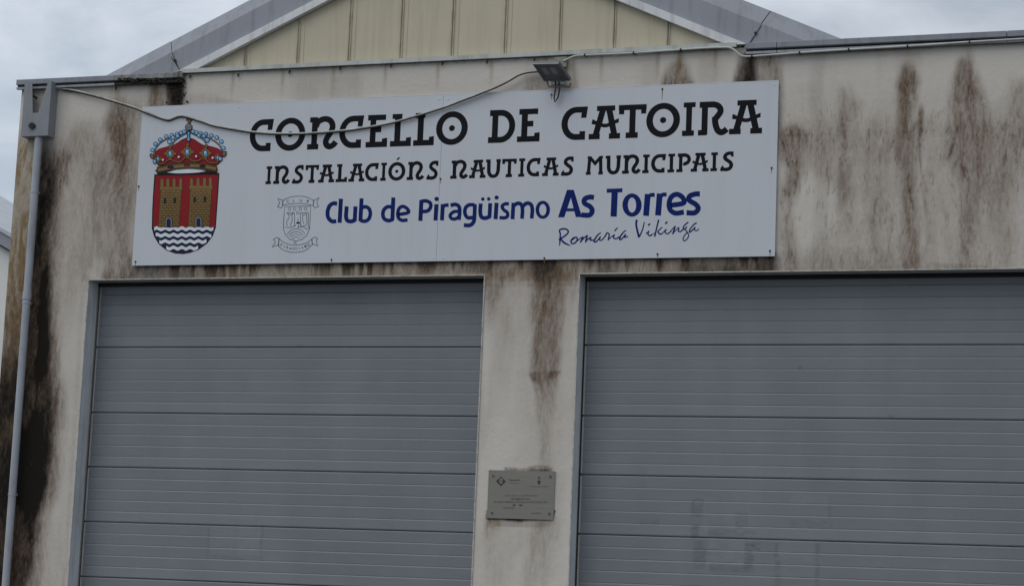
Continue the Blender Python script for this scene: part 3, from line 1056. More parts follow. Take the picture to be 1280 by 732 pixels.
# --- white trim and grey flashing sheets up both rakes
for s in (-1, 1):
    f = lambda d, x0: None

    def P(dist, lev):
        """dist = level distance in from the trim foot toward the apex, lev = level offset outward of the rake line"""
        x = XC + s * (HALF - dist)
        return (x + s * 0, z_rake(x) + SL * lev)
    b = MB()
    x0, x1 = XC + s * HALF, XC
    h0, h1 = -0.068, 0.0
    poly = [(x0 + s * 0.03, ZG - 0.012), (x0 - s * 0.14, ZG - 0.012), (x1, ZA + h0), (x1, ZA + h1)]
    b.plate(poly, -0.035, 0.019, M['white_trim'])
    b.build('verge_trim', bld)
    # grey flashing: lower face upright, upper face leaning back to the roof
    zb = 6.255
    lo, hi = SL * FX, SL * OX - 0.02

    def sheet(xa, xb, lap, y_off=0.0):
        """one length of folded flashing between levels xa (nearer the foot) and xb along the rake"""
        n_ = 2
        V, Fc = [], []
        for x in (xa, xb):
            base = ZA - SL * abs(x - XC)
            zz = [base + 0.002, base + lo, base + hi]
            yy = [-0.010 + y_off, -0.004 + y_off, 0.08 + y_off]
            for z, y in zip(zz, yy):
                V.append((x, y, max(z, zb)))
        return V
    cutx = {-1: pt(226, 75)[0], 1: pt(938, 30)[0]}[s]
    slant = s * 0.10
    for piece in (0, 1):
        b = MB()
        if piece == 0:      # foot length, cut level behind the coping
            xf_lo, xf_hi = XC + s * (HALF + FX), XC + s * (HALF + OX)
            c0 = cutx
            # points along the cut, square to the rake
            A = (c0, -0.010, ZA - SL * abs(c0 - XC) + 0.002)
            B_ = (c0 + slant, -0.004, ZA - SL * abs(c0 + slant - XC) + lo)
            C_ = (c0 + slant * 1.6, 0.08, ZA - SL * abs(c0 + slant * 1.6 - XC) + hi)
            E0 = (XC + s * HALF, -0.010, ZG + 0.002)
            E1 = (XC + s * HALF, -0.010, zb)
            e = ZG - zb
            G0 = (XC + s * (HALF + FX + e / SL), -0.004, zb)
            G1 = (XC + s * (HALF + OX + e / SL - 0.05), 0.08, zb)
            vs = [A, E0, E1, G0, B_, C_, G1]
            fs = [(0, 1, 2, 3, 4), (4, 3, 6, 5)]
            b.add(vs, fs, M['sheet'])
            # thickness: a return along the outer edge
            b.add([C_, G1, (G1[0], 0.20, G1[2] - 0.04), (C_[0], 0.20, C_[2] - 0.04)], [(0, 1, 2, 3)], M['sheet'])
        else:
            c0 = cutx - s * 0.004
            y = 0.004
            A = (c0, -0.010 + y, ZA - SL * abs(c0 - XC) + 0.002)
            B_ = (c0 + slant, -0.004 + y, ZA - SL * abs(c0 + slant - XC) + lo)
            C_ = (c0 + slant * 1.6, 0.08 + y, ZA - SL * abs(c0 + slant * 1.6 - XC) + hi)
            A2, B2, C2 = (XC, -0.010 + y, ZA + 0.002), (XC, -0.004 + y, ZA + lo), (XC, 0.08 + y, ZA + hi)
            b.add([A, B_, C_, A2, B2, C2], [(0, 1, 4, 3), (1, 2, 5, 4)], M['sheet'])
            b.add([C_, C2, (C2[0], 0.20, C2[2] - 0.04), (C_[0], 0.20, C_[2] - 0.04)], [(0, 1, 2, 3)], M['sheet'])
            # dark lapped joint with two screw heads
            j = 0.004
            jl = [(A[0], -0.016, A[2] + 0.01), (B_[0], -0.0105, B_[2] - (0.02 if s > 0 else 0.05))]
            b.add([(jl[0][0] - j, jl[0][1], jl[0][2]), (jl[0][0] + j, jl[0][1], jl[0][2]), (jl[1][0] + j, jl[1][1], jl[1][2]), (jl[1][0] - j, jl[1][1], jl[1][2])],
                  [(0, 1, 2, 3)], M['iron'])
            mx_, mz_ = (A[0] * .45 + B_[0] * .55), (A[2] * .45 + B_[2] * .55)
            b.disc(mx_, mz_, 0.012, -0.024, -0.010, M['iron'], 8)
            if s > 0:      # joint goes on over the upper face
                b.add([(B_[0] - 0.003, -0.008, B_[2]), (B_[0] + 0.003, -0.008, B_[2]), (C_[0] + 0.003, C_[1] - 0.006, C_[2]), (C_[0] - 0.003, C_[1] - 0.006, C_[2])],
                      [(0, 1, 2, 3)], M['rubber_shade'])
        b.build('verge_flashing', bld)

# --- pale base flashing under the cladding
b = MB()
zf0, zf1 = 6.302, 6.352
b.profile_x([(-0.042, zf0), (-0.042, zf1 - 0.012), (0.018, zf1), (0.018, zf0 + 0.004), (-0.030, zf0 + 0.004)], GX0 + 0.02, GX1 - 0.06, M['flashing'])
b.build('base_flashing', bld)


# --- copings on both shoulders of the wall, in lengths
def coping(xa, xb, zt, m, mlip, lip=True):
    b = MB()
    b.profile_x([(-0.060, zt - 0.048), (-0.060, zt - 0.004), (-0.054, zt), (0.33, zt + 0.012), (0.33, zt - 0.05), (-0.048, zt - 0.054)], xa, xb, m)
    b.profile_x([(-0.030, zt - 0.074), (-0.030, zt - 0.052), (0.02, zt - 0.052), (0.02, zt - 0.074)], xa, xb, M['rubber_shade'])  # thin recess under the face, its shade put in as black
    if lip:
        b.profile_x([(-0.050, zt - 0.094), (-0.052, zt - 0.074), (-0.02, zt - 0.072), (-0.02, zt - 0.094)], xa, xb, mlip)
    b.build('coping', bld)


zcl = pt(28, 99.3, -0.06)[1]
zcr0, zcr1 = pt(935, 56.5, -0.06)[1], pt(1278, 34.5, -0.06)[1]
print('coping z', zcl, zcr0, zcr1)
zcr = (zcr0 + zcr1) / 2
xa = WX0 - 0.03
xm = pt(143, 97, -0.06)[0]
coping(xa, xm - 0.002, zcl, M['coping'], M['coping_lip'])
coping(xm + 0.002, pt(227, 92, -0.06)[0], zcl, M['moss_metal'], M['moss_dark'])
xj = pt(971, 50, -0.06)[0]
coping(pt(932, 56, -0.06)[0], xj - 0.003, zcr, M['coping'], M['coping_lip'])
coping(xj + 0.003, 4.2, zcr, M['coping'], M['coping_lip'])
coping(4.206, WX1 + 0.03, zcr, M['coping'], M['coping_lip'])

# ragged black moss hanging at the left foot of the gable
b = MB()
rs = random.Random(3)
for i in range(150):
    u = rs.uniform(150, 234)
    v = 99 + rs.random() ** 1.5 * (6 if u < 205 else 30)
    x, z = pt(u, v, -0.03)
    y = -0.064 if v < 104 and u < 226 else -0.006
    if z < 6.02:
        continue
    r = rs.uniform(0.004, 0.012)
    n_ = 6
    poly = [(x + r * rs.uniform(.6, 1.2) * math.cos(t), z + 0.9 * r * rs.uniform(.6, 1.2) * math.sin(t)) for t in (2 * math.pi * k / n_ for k in range(n_))]
    yy = y - rs.uniform(0.001, 0.012)
    b.plate(poly, yy, yy + 0.02, M['moss_dark'])
tag(b.build('moss_tuft', bld), kind='stuff')

# --- door openings
x_boxes1, x_boxes2 = [], []


def sbox(u0, u1, v0, v1, amt):
    a = pt(u0, v1, DY)
    c = pt(u1, v0, DY)
    return (a[0], c[0], a[1], c[1], amt)


M['door_left'] = door_material('grey_door_sheet_with_notice_marks', [
    sbox(262, 292, 657, 694, .32), sbox(294, 326, 657, 694, .28), sbox(257, 263, 655, 697, -.30), sbox(324, 330, 655, 690, -.30),
    sbox(262, 328, 694, 697, -.25), sbox(291.5, 294, 657, 695, -.15), sbox(260, 322, 648, 652, -.12), sbox(370, 386, 430, 434, -.3)])
M['door_right'] = door_material('grey_door_sheet_with_tape_marks', [
    sbox(864, 878, 624, 645, -.55), sbox(878, 884, 626, 664, .25), sbox(886, 935, 630, 650, .18), sbox(918, 934, 640, 660, -.40), sbox(862, 874, 655, 672, -.55),
    sbox(884, 946, 662, 670, -.38), sbox(866, 882, 676, 710, -.45), sbox(884, 930, 674, 708, .42), sbox(930, 942, 678, 710, -.55), sbox(886, 944, 706, 714, -.45),
    sbox(940, 950, 676, 686, -.5), sbox(968, 974, 678, 696, -.45), sbox(975, 1020, 676, 700, .16), sbox(1018, 1025, 678, 732, -.45), sbox(988, 1036, 618, 628, .32),
    sbox(1034, 1040, 632, 646, -.45), sbox(986, 1040, 650, 658, -.28), sbox(968, 976, 700, 740, -.3), sbox(975, 1018, 704, 740, .12), sbox(798, 824, 648, 656, -.25),
    sbox(998, 1003, 455, 462, -.5), sbox(880, 1000, 712, 740, .10), sbox(1110, 1118, 518, 522, -.4)])

rib = 0.1
for di, ((a, c), jm, uj) in enumerate((((D1), 'door_left', (121, 433)), ((D2), 'door_right', (730, 431)))):
    z1 = (pt(121, 433, DY)[1] + pt(602, 434.5, DY)[1]) / 2 if di == 0 else (pt(730, 431, DY)[1] + pt(1280, 430.5, DY)[1]) / 2
    door = empty('sectional_door', ((a + c) / 2 - WX0, DY, 0))
    door.parent = bld
    door['label'] = ('grey ribbed sectional door on the left with one pair of pale notice marks' if di == 0
                     else 'grey ribbed sectional door on the right with smeared tape marks')
    zj = [z1 + 0.70, z1]
    zj.append(zj[-1] - 0.612)
    while zj[-1] > 0.6:
        zj.append(zj[-1] - 0.506)
    if zj[-1] < 0.2:
        zj[-1] = 0.05
    else:
        zj.append(0.05)
    xa_, xb_ = a + 0.020, c - 0.020
    for zt_, zb_ in zip(zj, zj[1:]):
        H = zt_ - zb_
        n_ = max(1, int(round(H / rib)))
        r_ = H / n_
        prof = [(DY + 0.040, zt_ - 0.002), (DY + 0.012, zt_ - 0.002), (DY + 0.002, zt_ - 0.007), (DY, zt_ - 0.013)]
        for k in range(1, n_):
            z = zt_ - k * r_
            prof += [(DY + 0.0050, z + 0.0035), (DY + 0.0085, z + 0.0025), (DY + 0.0088, z + 0.0010), (DY + 0.0005, z - 0.0090), (DY, z - 0.0100)]
        prof += [(DY, zb_ + 0.012), (DY + 0.004, zb_ + 0.004), (DY + 0.014, zb_ + 0.002), (DY + 0.040, zb_ + 0.002)]
        b = MB()
        b.profile_x(prof, xa_, xb_, M[jm])
        b.build('door_section', door)
        # end cap strips
        b = MB()
        b.box(xa_ - 0.002, xa_ + 0.012, DY - 0.0035, DY + 0.036, zb_ + 0.010, zt_ - 0.010, M['aluminium'])
        b.build('end_cap', door)
        b = MB()
        b.box(xb_ - 0.012, xb_ + 0.002, DY - 0.0035, DY + 0.036, zb_ + 0.010, zt_ - 0.010, M['aluminium'])
        b.build('end_cap', door)
    b = MB()
    b.box(xa_, xb_, DY - 0.005, DY + 0.04, 0.004, 0.048, M['rubber_shade'])
    b.build('bottom_seal', door)
    # frame: bright metal lining of the reveals, black gap behind
    for side in (0, 1):
        b = MB()
        s = 1 if side == 0 else -1
        e = a if side == 0 else c
        x0_, x1_ = sorted((e + s * 0.0015, e + s * 0.007))
        b.box(x0_, x1_, -0.006, 0.172, 0.0, ZL - 0.003, M['jamb'])
        x0_, x1_ = sorted((e + s * 0.0015, e + s * 0.012))
        b.box(x0_, x1_, -0.009, -0.0062, 0.0, ZL - 0.0035, M['edge'])  # highlight along the jamb's outer edge, painted as a cream strip
        x0_, x1_ = sorted((e + s * 0.002, e + s * 0.03))
        b.box(x0_, x1_, 0.242, 0.29, 0.0, ZL - 0.003, M['rubber_shade'])
        b.build('door_jamb', bld)
    b = MB()
    b.box(a + 0.013, c - 0.013, -0.006, 0.150, ZL - 0.009, ZL - 0.0015, M['lintel'])
    b.box(a + 0.013, c - 0.013, 0.1725, 0.29, ZL - 0.040, ZL - 0.0015, M['rubber_shade'])
    b.box(a + 0.013, c - 0.013, -0.0085, -0.0062, ZL - 0.0085, ZL + 0.0015, M['edge'])  # same painted highlight along the lintel edge
    b.build('lintel_plate', bld)
    b = MB()
    b.box(a + 0.002, c - 0.002, DY + 0.045, DY + 0.085, 0.0, ZL - 0.06, M['rubber_shade'])
    b.build('door_backing', bld)

# ------------------------------------------------------------------ rain hopper and downpipe
hx1 = pt(73.2, 125, -0.004)[0]
hz1, hz0 = pt(68, 104, -0.12)[1], pt(60, 169.5, -0.12)[1]
hx0 = pt(26.5, 169, -0.12)[0]
HY = -0.125
dp = empty('downpipe', (pt(45, 200, -0.06)[0], -0.06, 0), 'grey downpipe with notched box hopper at the left corner of the wall', 'downpipe')
fx1 = pt(59.6, 169, HY)[0]
fx0 = hx0
print('hopper', fx0, fx1, hx1, hz0, hz1)
b = MB()


def hp(u, v):
    return pt(u, v, HY)


notch = [hp(38.6, 104.5), hp(40.8, 141), hp(47.8, 141), hp(60.3, 104.5)]
zt_ = (notch[0][1] + notch[3][1]) / 2 + 0.02
nb_z = (notch[1][1] + notch[2][1]) / 2
# the front sheet as three plates round the V
na, nb_, nc, nd = notch[0][0] + 0.012, notch[1][0], notch[2][0], min(notch[3][0], fx1 - 0.03)
na = max(na, fx0 + 0.07)
b.plate([(fx0, hz0), (fx1, hz0), (fx1, zt_), (nd, zt_), (nc, nb_z), (nb_, nb_z), (na, zt_), (fx0, zt_)], HY, HY + 0.004, M['hopper'])
b.box(fx1 - 0.004, fx1, HY + 0.0045, -0.003, hz0, zt_, M['hopper'])
b.box(fx0, fx0 + 0.004, HY + 0.0045, -0.003, hz0, zt_, M['hopper'])
b.box(fx0 + 0.0045, fx1 - 0.0045, HY + 0.0045, -0.003, hz0, hz0 + 0.004, M['hopper'])
b.build('hopper', dp)
# the overflow hole: a dark stub of pipe
b = MB()
hc = hp(40.5, 157.5)
b.tube([(hc[0], HY - 0.018, hc[1]), (hc[0], HY + 0.03, hc[1])], 0.030, M['rubber_shade'], 14)
b.tube([(hc[0] - 0.035, HY - 0.006, hc[1] + 0.005), (hc[0] + 0.035, HY - 0.006, hc[1] - 0.002)], 0.010, M['iron'], 8)
b.build('overflow_stub', dp)
b = MB()
p0 = pt(43, 122, -0.03)
b.tube([(p0[0] - 0.03, -0.05, p0[1] + 0.03), (p0[0] + 0.03, -0.03, p0[1] - 0.01)], 0.011, M['iron'], 7)
b.build('hook', dp)
PY, PR = -0.075, 0.037
pa = pt(46.8, 180, PY)
pb = pt(14.8, 640, PY)
pxm = (pa[0] + pb[0]) / 2
print('pipe x', pa[0], pb[0], 'wall', WX0)
b = MB()
zc = pt(35, 365, PY)[1]
b.tube([(pxm, PY, hz0 + 0.002), (pxm, PY, zc)], PR, M['pipe'], 16)
b.tube([(pxm, PY, zc - 0.002), (pxm, PY, 0.06)], PR * 0.97, M['pipe'], 16)
b.build('pipe', dp)
b = MB()
b.tube([(pxm, PY, zc + 0.005), (pxm, PY, zc - 0.07)], PR + 0.005, M['pipe'], 16)
b.build('collar', dp)
for z in (5.2, zc - 0.10, 2.35, 0.9):
    b = MB()
    b.tube([(pxm, PY, z + 0.011), (pxm, PY, z - 0.011)], PR + 0.003, M['pipe'], 16)
    b.box(pxm - 0.012, pxm + 0.012, PY + PR, -0.001, z - 0.01, z + 0.01, M['pipe'])
    b.build('bracket', dp)

# ------------------------------------------------------------------ the sign
SY = -0.030
tl, tr_, bl_, br_ = pt(178, 134, SY), pt(973, 100, SY), pt(165, 332, SY), pt(969, 320, SY)
SX0, SX1 = (tl[0] + bl_[0]) / 2, (tr_[0] + br_[0]) / 2
SZ0, SZ1 = (bl_[1] + br_[1]) / 2, (tl[1] + tr_[1]) / 2
SJ = (pt(552, 122, SY)[0] + pt(547.5, 325, SY)[0]) / 2
print('sign', SX0, SX1, SZ0, SZ1, SJ)
sign = empty('facade_sign', (SX0, 0, SZ0), 'wide white club sign with black lettering and a red coat of arms above the doors', 'sign')
for a, c in ((SX0, SJ - 0.0012), (SJ + 0.0012, SX1)):
    b = MB()
    b.box(a, c, SY, -0.024, SZ0, SZ1, M['sign'])
    b.build('sign_panel', sign)
for z in (SZ0 + 0.06, (SZ0 + SZ1) / 2, SZ1 - 0.06):
    b = MB()
    b.box(SX0 + 0.02, SX1 - 0.02, -0.0235, 0.0, z - 0.02, z + 0.02, M['white_trim'])
    b.build('sign_batten', sign)
b = MB()
b.box(SX0 + 0.0005, SX1 - 0.0005, SY - 0.0012, SY - 0.0002, SZ1 - 0.004, SZ1 + 0.0005, M['sign_edge'])
b.build('edge_strip', sign)
for u, v, dirty in ((173.5, 233, 1), (169.5, 327, 1), (414.5, 324.5, 1), (541, 322, 0), (680.5, 322.5, 1), (822, 317.5, 1), (962.5, 313.5, 1), (964.5, 210, 1), (968, 106, 0),
                    (299, 134, 0), (425.5, 129, 0), (549, 124, 0), (560, 124, 0), (828, 111.5, 1), (550.7, 223.5, 1), (689.5, 118.5, 1), (287, 326, 0), (554, 322, 0)):
    x, z = pt(u, v, SY)
    b = MB()
    b.disc(x, z, 0.009 if dirty else 0.007, SY - 0.004, SY - 0.0002, M['rust'] if dirty else M['white_print'], 8)
    if dirty:
        b.plate([(x - 0.004, z - 0.009), (x + 0.004, z - 0.009), (x + 0.0015, z - 0.045 - 0.05 * (u == 828)), (x - 0.0015, z - 0.045 - 0.05 * (u == 828))],
                SY - 0.0009, SY - 0.0003, M['gold'])
    b.build('rivet', sign)

LY = SY - 0.0008


def text_line(letters, zb0, zt0, zb1, zt1, xa, xb, t, m):
    """letters: (char, X left, X right); baseline/cap heights run from xa to xb"""
    for ch_, X0, X1 in letters:
        k = ((X0 + X1) / 2 - xa) / (xb - xa)
        zb_, zt_ = zb0 + (zb1 - zb0) * k, zt0 + (zt1 - zt0) * k
        H = zt_ - zb_
        # natural width by a dry run
        dry = Print(lambda x, y: (x, y), 0)
        wn = glyph(dry, ch_, m, t)
        sc = (X1 - X0) / wn
        pr = Print(lambda x, y, X0=X0, sc=sc, zb_=zb_, H=H: (X0 + x * sc, zb_ + y * H), LY)
        glyph(pr, ch_, m, t)
        pr.build('letter', sign)


def ext(o, s, items, vb, vt):
    """items: (char, left z, right z) in an enlargement with origin o and scale s; vb, vt = baseline and cap in it"""
    res = []
    for ch_, a, c in items:
        ua, uc = o[0] + a / s, o[0] + c / s
        mid = (ua + uc) / 2
        va = vb(mid)
        vtt = vt(mid)
        vm = (va + vtt) / 2
        lv = vm if ch_ in 'COÓn' and ch_ != 'n' else va
        rv = {'O': vm, 'Ó': vm, 'D': vm, 'L': va, 'E': va, 'n': va, 'A': va, 'R': va, 'M': vtt, 'P': vm}.get(ch_, vtt)
        if ch_ == 'T':
            lv = vtt
        if ch_ == 'U':
            lv = vtt
        res.append((ch_, pt(ua, lv, LY)[0], pt(uc, rv, LY)[0]))
    return res


def line(u0, v0, u1, v1):
    return lambda u: v0 + (v1 - v0) * (u - u0) / (u1 - u0)


b1, t1 = line(330, 189.2, 925, 167.6), line(335, 149.0, 933, 125.2)
l1 = ext((300, 110), 3.765, [('C', 46, 160), ('O', 166, 307), ('n', 315, 455), ('C', 467, 585), ('E', 590, 691), ('L', 705, 803), ('L', 814, 911), ('O', 923, 1072)], b1, t1)
l1 += ext((600, 100), 3.368, [('D', 33, 148), ('E', 155, 250), ('C', 343, 455), ('A', 457, 589), ('T', 585, 702), ('O', 700, 842), ('I', 850, 908), ('R', 917, 1041), ('A', 1048, 1187)], b1, t1)
za = [pt(330, b1(330), LY)[1], pt(925, b1(925), LY)[1], pt(335, t1(335), LY)[1], pt(933, t1(933), LY)[1]]
print('line1', za, l1[0][1], l1[-1][2])
text_line(l1, za[0], za[2], za[1], za[3], l1[0][1], l1[-1][2], 0.180, M['black_vinyl'])
b2, t2 = line(335, 230.2, 894, 213.9), line(337, 207.9, 898, 190.3)
l2 = ext((325, 190), 8.0, [('I', 53, 123), ('n', 130, 293), ('S', 315, 438), ('T', 457, 592), ('A', 580, 740), ('L', 755, 868), ('A', 883, 1042), ('C', 1050, 1190), ('I', 1200, 1270)], b2, t2)
l2 += ext((470, 185), 7.53, [('Ó', 115, 276), ('n', 288, 447), ('S', 470, 588), ('n', 697, 860), ('A', 875, 1030), ('U', 1036, 1174)], b2, t2)
l2 += ext((600, 185), 7.53, [('T', 210, 347), ('I', 358, 427), ('C', 438, 572), ('A', 583, 740), ('S', 758, 882), ('M', 995, 1162), ('U', 1183, 1326)], b2, t2)
l2 += ext((760, 180), 7.53, [('n', 131, 302), ('I', 321, 393), ('C', 405, 548), ('I', 558, 632), ('P', 643, 777), ('A', 778, 946), ('I', 963, 1035), ('S', 1052, 1183)], b2, t2)
zb = [pt(335, b2(335), LY)[1], pt(894, b2(894), LY)[1], pt(337, t2(337), LY)[1], pt(898, t2(898), LY)[1]]
print('line2', zb)
text_line(l2, zb[0], zb[2], zb[1], zb[3], l2[0][1], l2[-1][2], 0.190, M['black_vinyl'])


# club name and subtitle: strokes read from enlargements (origin, scale)
def crop(o, s):
    return lambda x, y: pt(o[0] + x / s, o[1] + y / s, LY)


def traced(fn, m, shapes, parent=sign, name='letter'):
    p = Print(fn, LY)
    for sh in shapes:
        k = sh[0]
        if k == 's':
            p.stroke(sh[1], sh[2], m, True, round_=len(sh) > 3)
        elif k == 'l':
            p.stroke(sh[1], sh[2], m, False)
        elif k == 'r':
            p.ring(*sh[1], m) if len(sh[1]) == 5 else p.ring(sh[1][0], sh[1][1], sh[1][2], sh[1][3], sh[1][4], m, ty=sh[1][5])
        elif k == 'd':
            p.ell(*sh[1], m)
        elif k == 'p':
            p.poly(sh[1], m)
    return p.build(name, parent)


ca, cb, cc = crop((400, 240), 9.14), crop((510, 235), 6.737), crop((690, 225), 6.4)
V_ = M['blue_vinyl']
NAME = [
    (ca, [('s', [(196, 132), (150, 130), (108, 160), (86, 230), (96, 295), (138, 334), (186, 332)], 46)]),
    (ca, [('l', [(239, 76), (224, 350)], 47)]),
    (ca, [('s', [(305, 163), (300, 230), (297, 280), (310, 322), (345, 335), (385, 326), (402, 300)], 46), ('l', [(405, 163), (396, 335)], 46)]),
    (ca, [('l', [(475, 72), (461, 335)], 46), ('s', [(478, 180), (518, 168), (560, 190), (575, 245), (558, 305), (515, 333), (462, 325)], 42)]),
    (ca, [('l', [(838, 62), (826, 322)], 46), ('s', [(830, 172), (775, 168), (732, 200), (718, 255), (735, 306), (785, 326), (835, 312)], 43)]),
    (ca, [('s', [(895, 257), (1005, 235), (1000, 195), (950, 164), (905, 186), (888, 245), (900, 300), (945, 324), (1000, 317)], 40)]),
    (cb, [('l', [(113, 100), (104, 276)], 35), ('s', [(112, 113), (150, 108), (186, 125), (190, 160), (165, 192), (112, 198)], 31)]),
    (cb, [('l', [(239, 136), (231, 273)], 34), ('d', (241, 92, 19, 18))]),
    (cb, [('l', [(293, 135), (286, 272)], 34), ('s', [(290, 170), (305, 148), (342, 142)], 30)]),
    (cb, [('s', [(358, 146), (400, 138), (430, 158), (435, 200), (428, 268)], 32), ('s', [(430, 196), (385, 200), (355, 228), (365, 255), (398, 260), (430, 240)], 28)]),
    (cb, [('s', [(560, 142), (515, 142), (484, 168), (480, 215), (505, 250), (555, 245)], 31), ('s', [(563, 135), (560, 230), (552, 285), (520, 313), (470, 312)], 33)]),
    (cb, [('d', (630, 93, 15, 15)), ('d', (680, 92, 15, 15)), ('s', [(613, 130), (608, 195), (618, 242), (650, 253), (688, 240)], 33), ('l', [(692, 127), (686, 252)], 33)]),
    (cb, [('d', (746, 80, 18, 17)), ('l', [(746, 124), (737, 262)], 34)]),
    (cb, [('s', [(850, 134), (818, 133), (793, 152), (805, 182), (835, 205), (838, 235), (815, 250), (770, 249)], 29)]),
    (cb, [('l', [(888, 124), (880, 262)], 33), ('s', [(886, 150), (925, 128), (955, 142), (964, 185), (960, 258)], 32), ('s', [(958, 160), (1000, 128), (1036, 140), (1047, 185), (1041, 256)], 32)]),
    (cb, [('r', (1135, 183, 61, 76, 31, 27))]),
    (cc, [('p', [(120, 78), (172, 78), (98, 298), (48, 298)]), ('p', [(135, 78), (174, 78), (240, 296), (190, 296)]), ('p', [(100, 226), (200, 226), (206, 250), (94, 250)])]),
    (cc, [('s', [(336, 140), (300, 136), (262, 152), (260, 185), (305, 213), (322, 248), (298, 280), (234, 279)], 40)]),
    (cc, [('p', [(437, 70), (564, 66), (562, 98), (438, 102)]), ('l', [(502, 82), (493, 292)], 50)]),
    (cc, [('r', (640, 200, 77, 93, 44, 33))]),
    (cc, [('l', [(766, 112), (752, 286)], 47), ('s', [(765, 150), (785, 122), (822, 118)], 31)]),
    (cc, [('l', [(862, 108), (848, 283)], 47), ('s', [(862, 147), (882, 119), (917, 115)], 31)]),
    (cc, [('s', [(950, 202), (1052, 184), (1045, 140), (1000, 114), (955, 135), (936, 190), (948, 240), (990, 265), (1055, 256)], 40)]),
    (cc, [('s', [(1183, 111), (1145, 112), (1100, 130), (1100, 163), (1150, 195), (1170, 228), (1140, 262), (1076, 261)], 41)]),
]
for fn, sh in NAME:
    traced(fn, V_, sh)
cd_, ce = crop((690, 270), 11.636), crop((785, 265), 12.8)
SCRIPT = [
    (cd_, [('s', [(110, 432), (116, 360), (122, 240)], [12, 24, 20]), ('s', [(100, 345), (112, 330)], 20), ('s', [(112, 245), (112, 205), (148, 187), (205, 190), (236, 220), (222, 258), (170, 300), (122, 328)], 23),
           ('s', [(122, 325), (175, 385), (264, 430)], [20, 30, 14])]),
    (cd_, [('s', [(262, 368), (300, 345), (352, 300)], [12, 14, 14]), ('s', [(352, 305), (300, 325), (276, 370), (292, 400), (340, 385), (368, 335), (350, 300)], 21)]),
    (cd_, [('s', [(366, 362), (410, 325), (448, 300)], 15), ('s', [(452, 300), (412, 386)], 22), ('s', [(418, 372), (470, 315), (512, 278)], 17), ('s', [(515, 278), (486, 384)], 22),
           ('s', [(492, 368), (535, 325), (572, 308)], 17), ('s', [(570, 308), (552, 345), (602, 352)], 20)]),
    (cd_, [('s', [(712, 240), (665, 275), (615, 350), (622, 376), (655, 360), (705, 300)], [14, 22, 24, 20, 18]), ('s', [(708, 295), (690, 340), (722, 350), (775, 290)], 18)]),
    (cd_, [('s', [(770, 300), (800, 245), (832, 270), (816, 352)], 20), ('s', [(818, 345), (862, 300)], 14)]),
    (cd_, [('s', [(858, 305), (912, 268)], 14), ('s', [(912, 268), (892, 312), (930, 330), (980, 300)], 19), ('s', [(910, 216), (956, 165)], [22, 14])]),
    (cd_, [('s', [(1078, 205), (1030, 245), (985, 315), (990, 342), (1025, 322), (1072, 262)], [14, 22, 24, 20, 18]), ('s', [(1074, 262), (1056, 308), (1104, 294)], 18)]),
    (ce, [('s', [(140, 122), (132, 210), (175, 405)], [34, 30, 34]), ('s', [(175, 405), (228, 290), (262, 160)], [24, 20, 18])]),
    (ce, [('s', [(284, 346), (338, 300)], 14), ('s', [(338, 300), (318, 348), (350, 378), (392, 352)], 22), ('s', [(322, 216), (352, 184)], 26)]),
    (ce, [('s', [(490, 122), (462, 240), (426, 392)], [26, 22, 26]), ('s', [(395, 350), (430, 335)], 12), ('s', [(548, 240), (480, 312), (520, 352), (566, 328)], [16, 22, 24, 16])]),
    (ce, [('s', [(556, 332), (612, 272)], 14), ('s', [(612, 272), (592, 322), (635, 346), (694, 300)], 21), ('s', [(596, 190), (628, 154)], 26)]),
    (ce, [('s', [(680, 308), (756, 222)], 16), ('s', [(756, 222), (714, 354)], 23), ('s', [(716, 345), (802, 246)], 15), ('s', [(802, 246), (816, 262), (800, 302), (842, 310), (884, 272)], 20)]),
    (ce, [('s', [(966, 158), (905, 212), (882, 256), (900, 276), (945, 235)], 21), ('s', [(895, 262), (942, 312), (970, 372), (950, 422), (905, 460), (880, 434), (900, 380), (952, 318)], 18)]),
    (ce, [('s', [(1098, 170), (1040, 212), (988, 285), (986, 322), (1022, 298), (1078, 240)], 21), ('s', [(1076, 242), (1066, 288), (1106, 296), (1132, 268)], 17)]),
]
for fn, sh in SCRIPT:
    traced(fn, M['navy'] if False else V_, sh)

# ------------------------------------------------------------------ coat of arms
k2 = crop((180, 210), 6.364)
k1 = crop((180, 140), 8.136)
arms = empty('coat_of_arms', (pt(235, 235, LY)[0] - SX0, LY, pt(235, 235, LY)[1] - SZ0))
arms.parent = sign
p = Print(k2, LY)
shield = [(82, 50), (600, 40), (592, 180), (580, 350), (572, 470), (548, 540), (502, 600), (435, 650), (365, 675), (310, 684), (250, 680), (180, 656), (118, 606),
          (80, 545), (62, 480), (64, 350), (72, 200)]


def inset(poly, d):
    n = len(poly)
    out_ = []
    cx_, cy_ = sum(a[0] for a in poly) / n, sum(a[1] for a in poly) / n
    for x, y in poly:
        L_ = math.hypot(x - cx_, y - cy_)
        kx = max(0, 1 - d / max(60, abs(x - cx_))) if abs(x - cx_) > 40 else 1
        ky = max(0, 1 - d / max(60, abs(y - cy_))) if abs(y - cy_) > 40 else 1
        out_.append((cx_ + (x - cx_) * kx, cy_ + (y - cy_) * ky))
    return out_


p.poly(shield, M['ink'])
ins = inset(shield, 9)
p.poly([q for q in ins if q[1] < 478] and [(94, 60), (590, 52), (583, 180), (571, 350), (563, 472), (72, 474), (74, 350), (82, 200)], M['red'])
p.build('shield', arms)
LYA = LY - 0.0006
# sea: navy ground with white waves
p = Print(k2, LYA)
low = [(72, 472), (563, 470)] + [q for q in ins if q[1] > 478]
low = [(72, 470), (563, 468), (541, 536), (497, 593), (431, 641), (363, 666), (310, 675), (251, 671), (184, 647), (125, 599), (89, 541)]
p.poly(low, M['navy'])


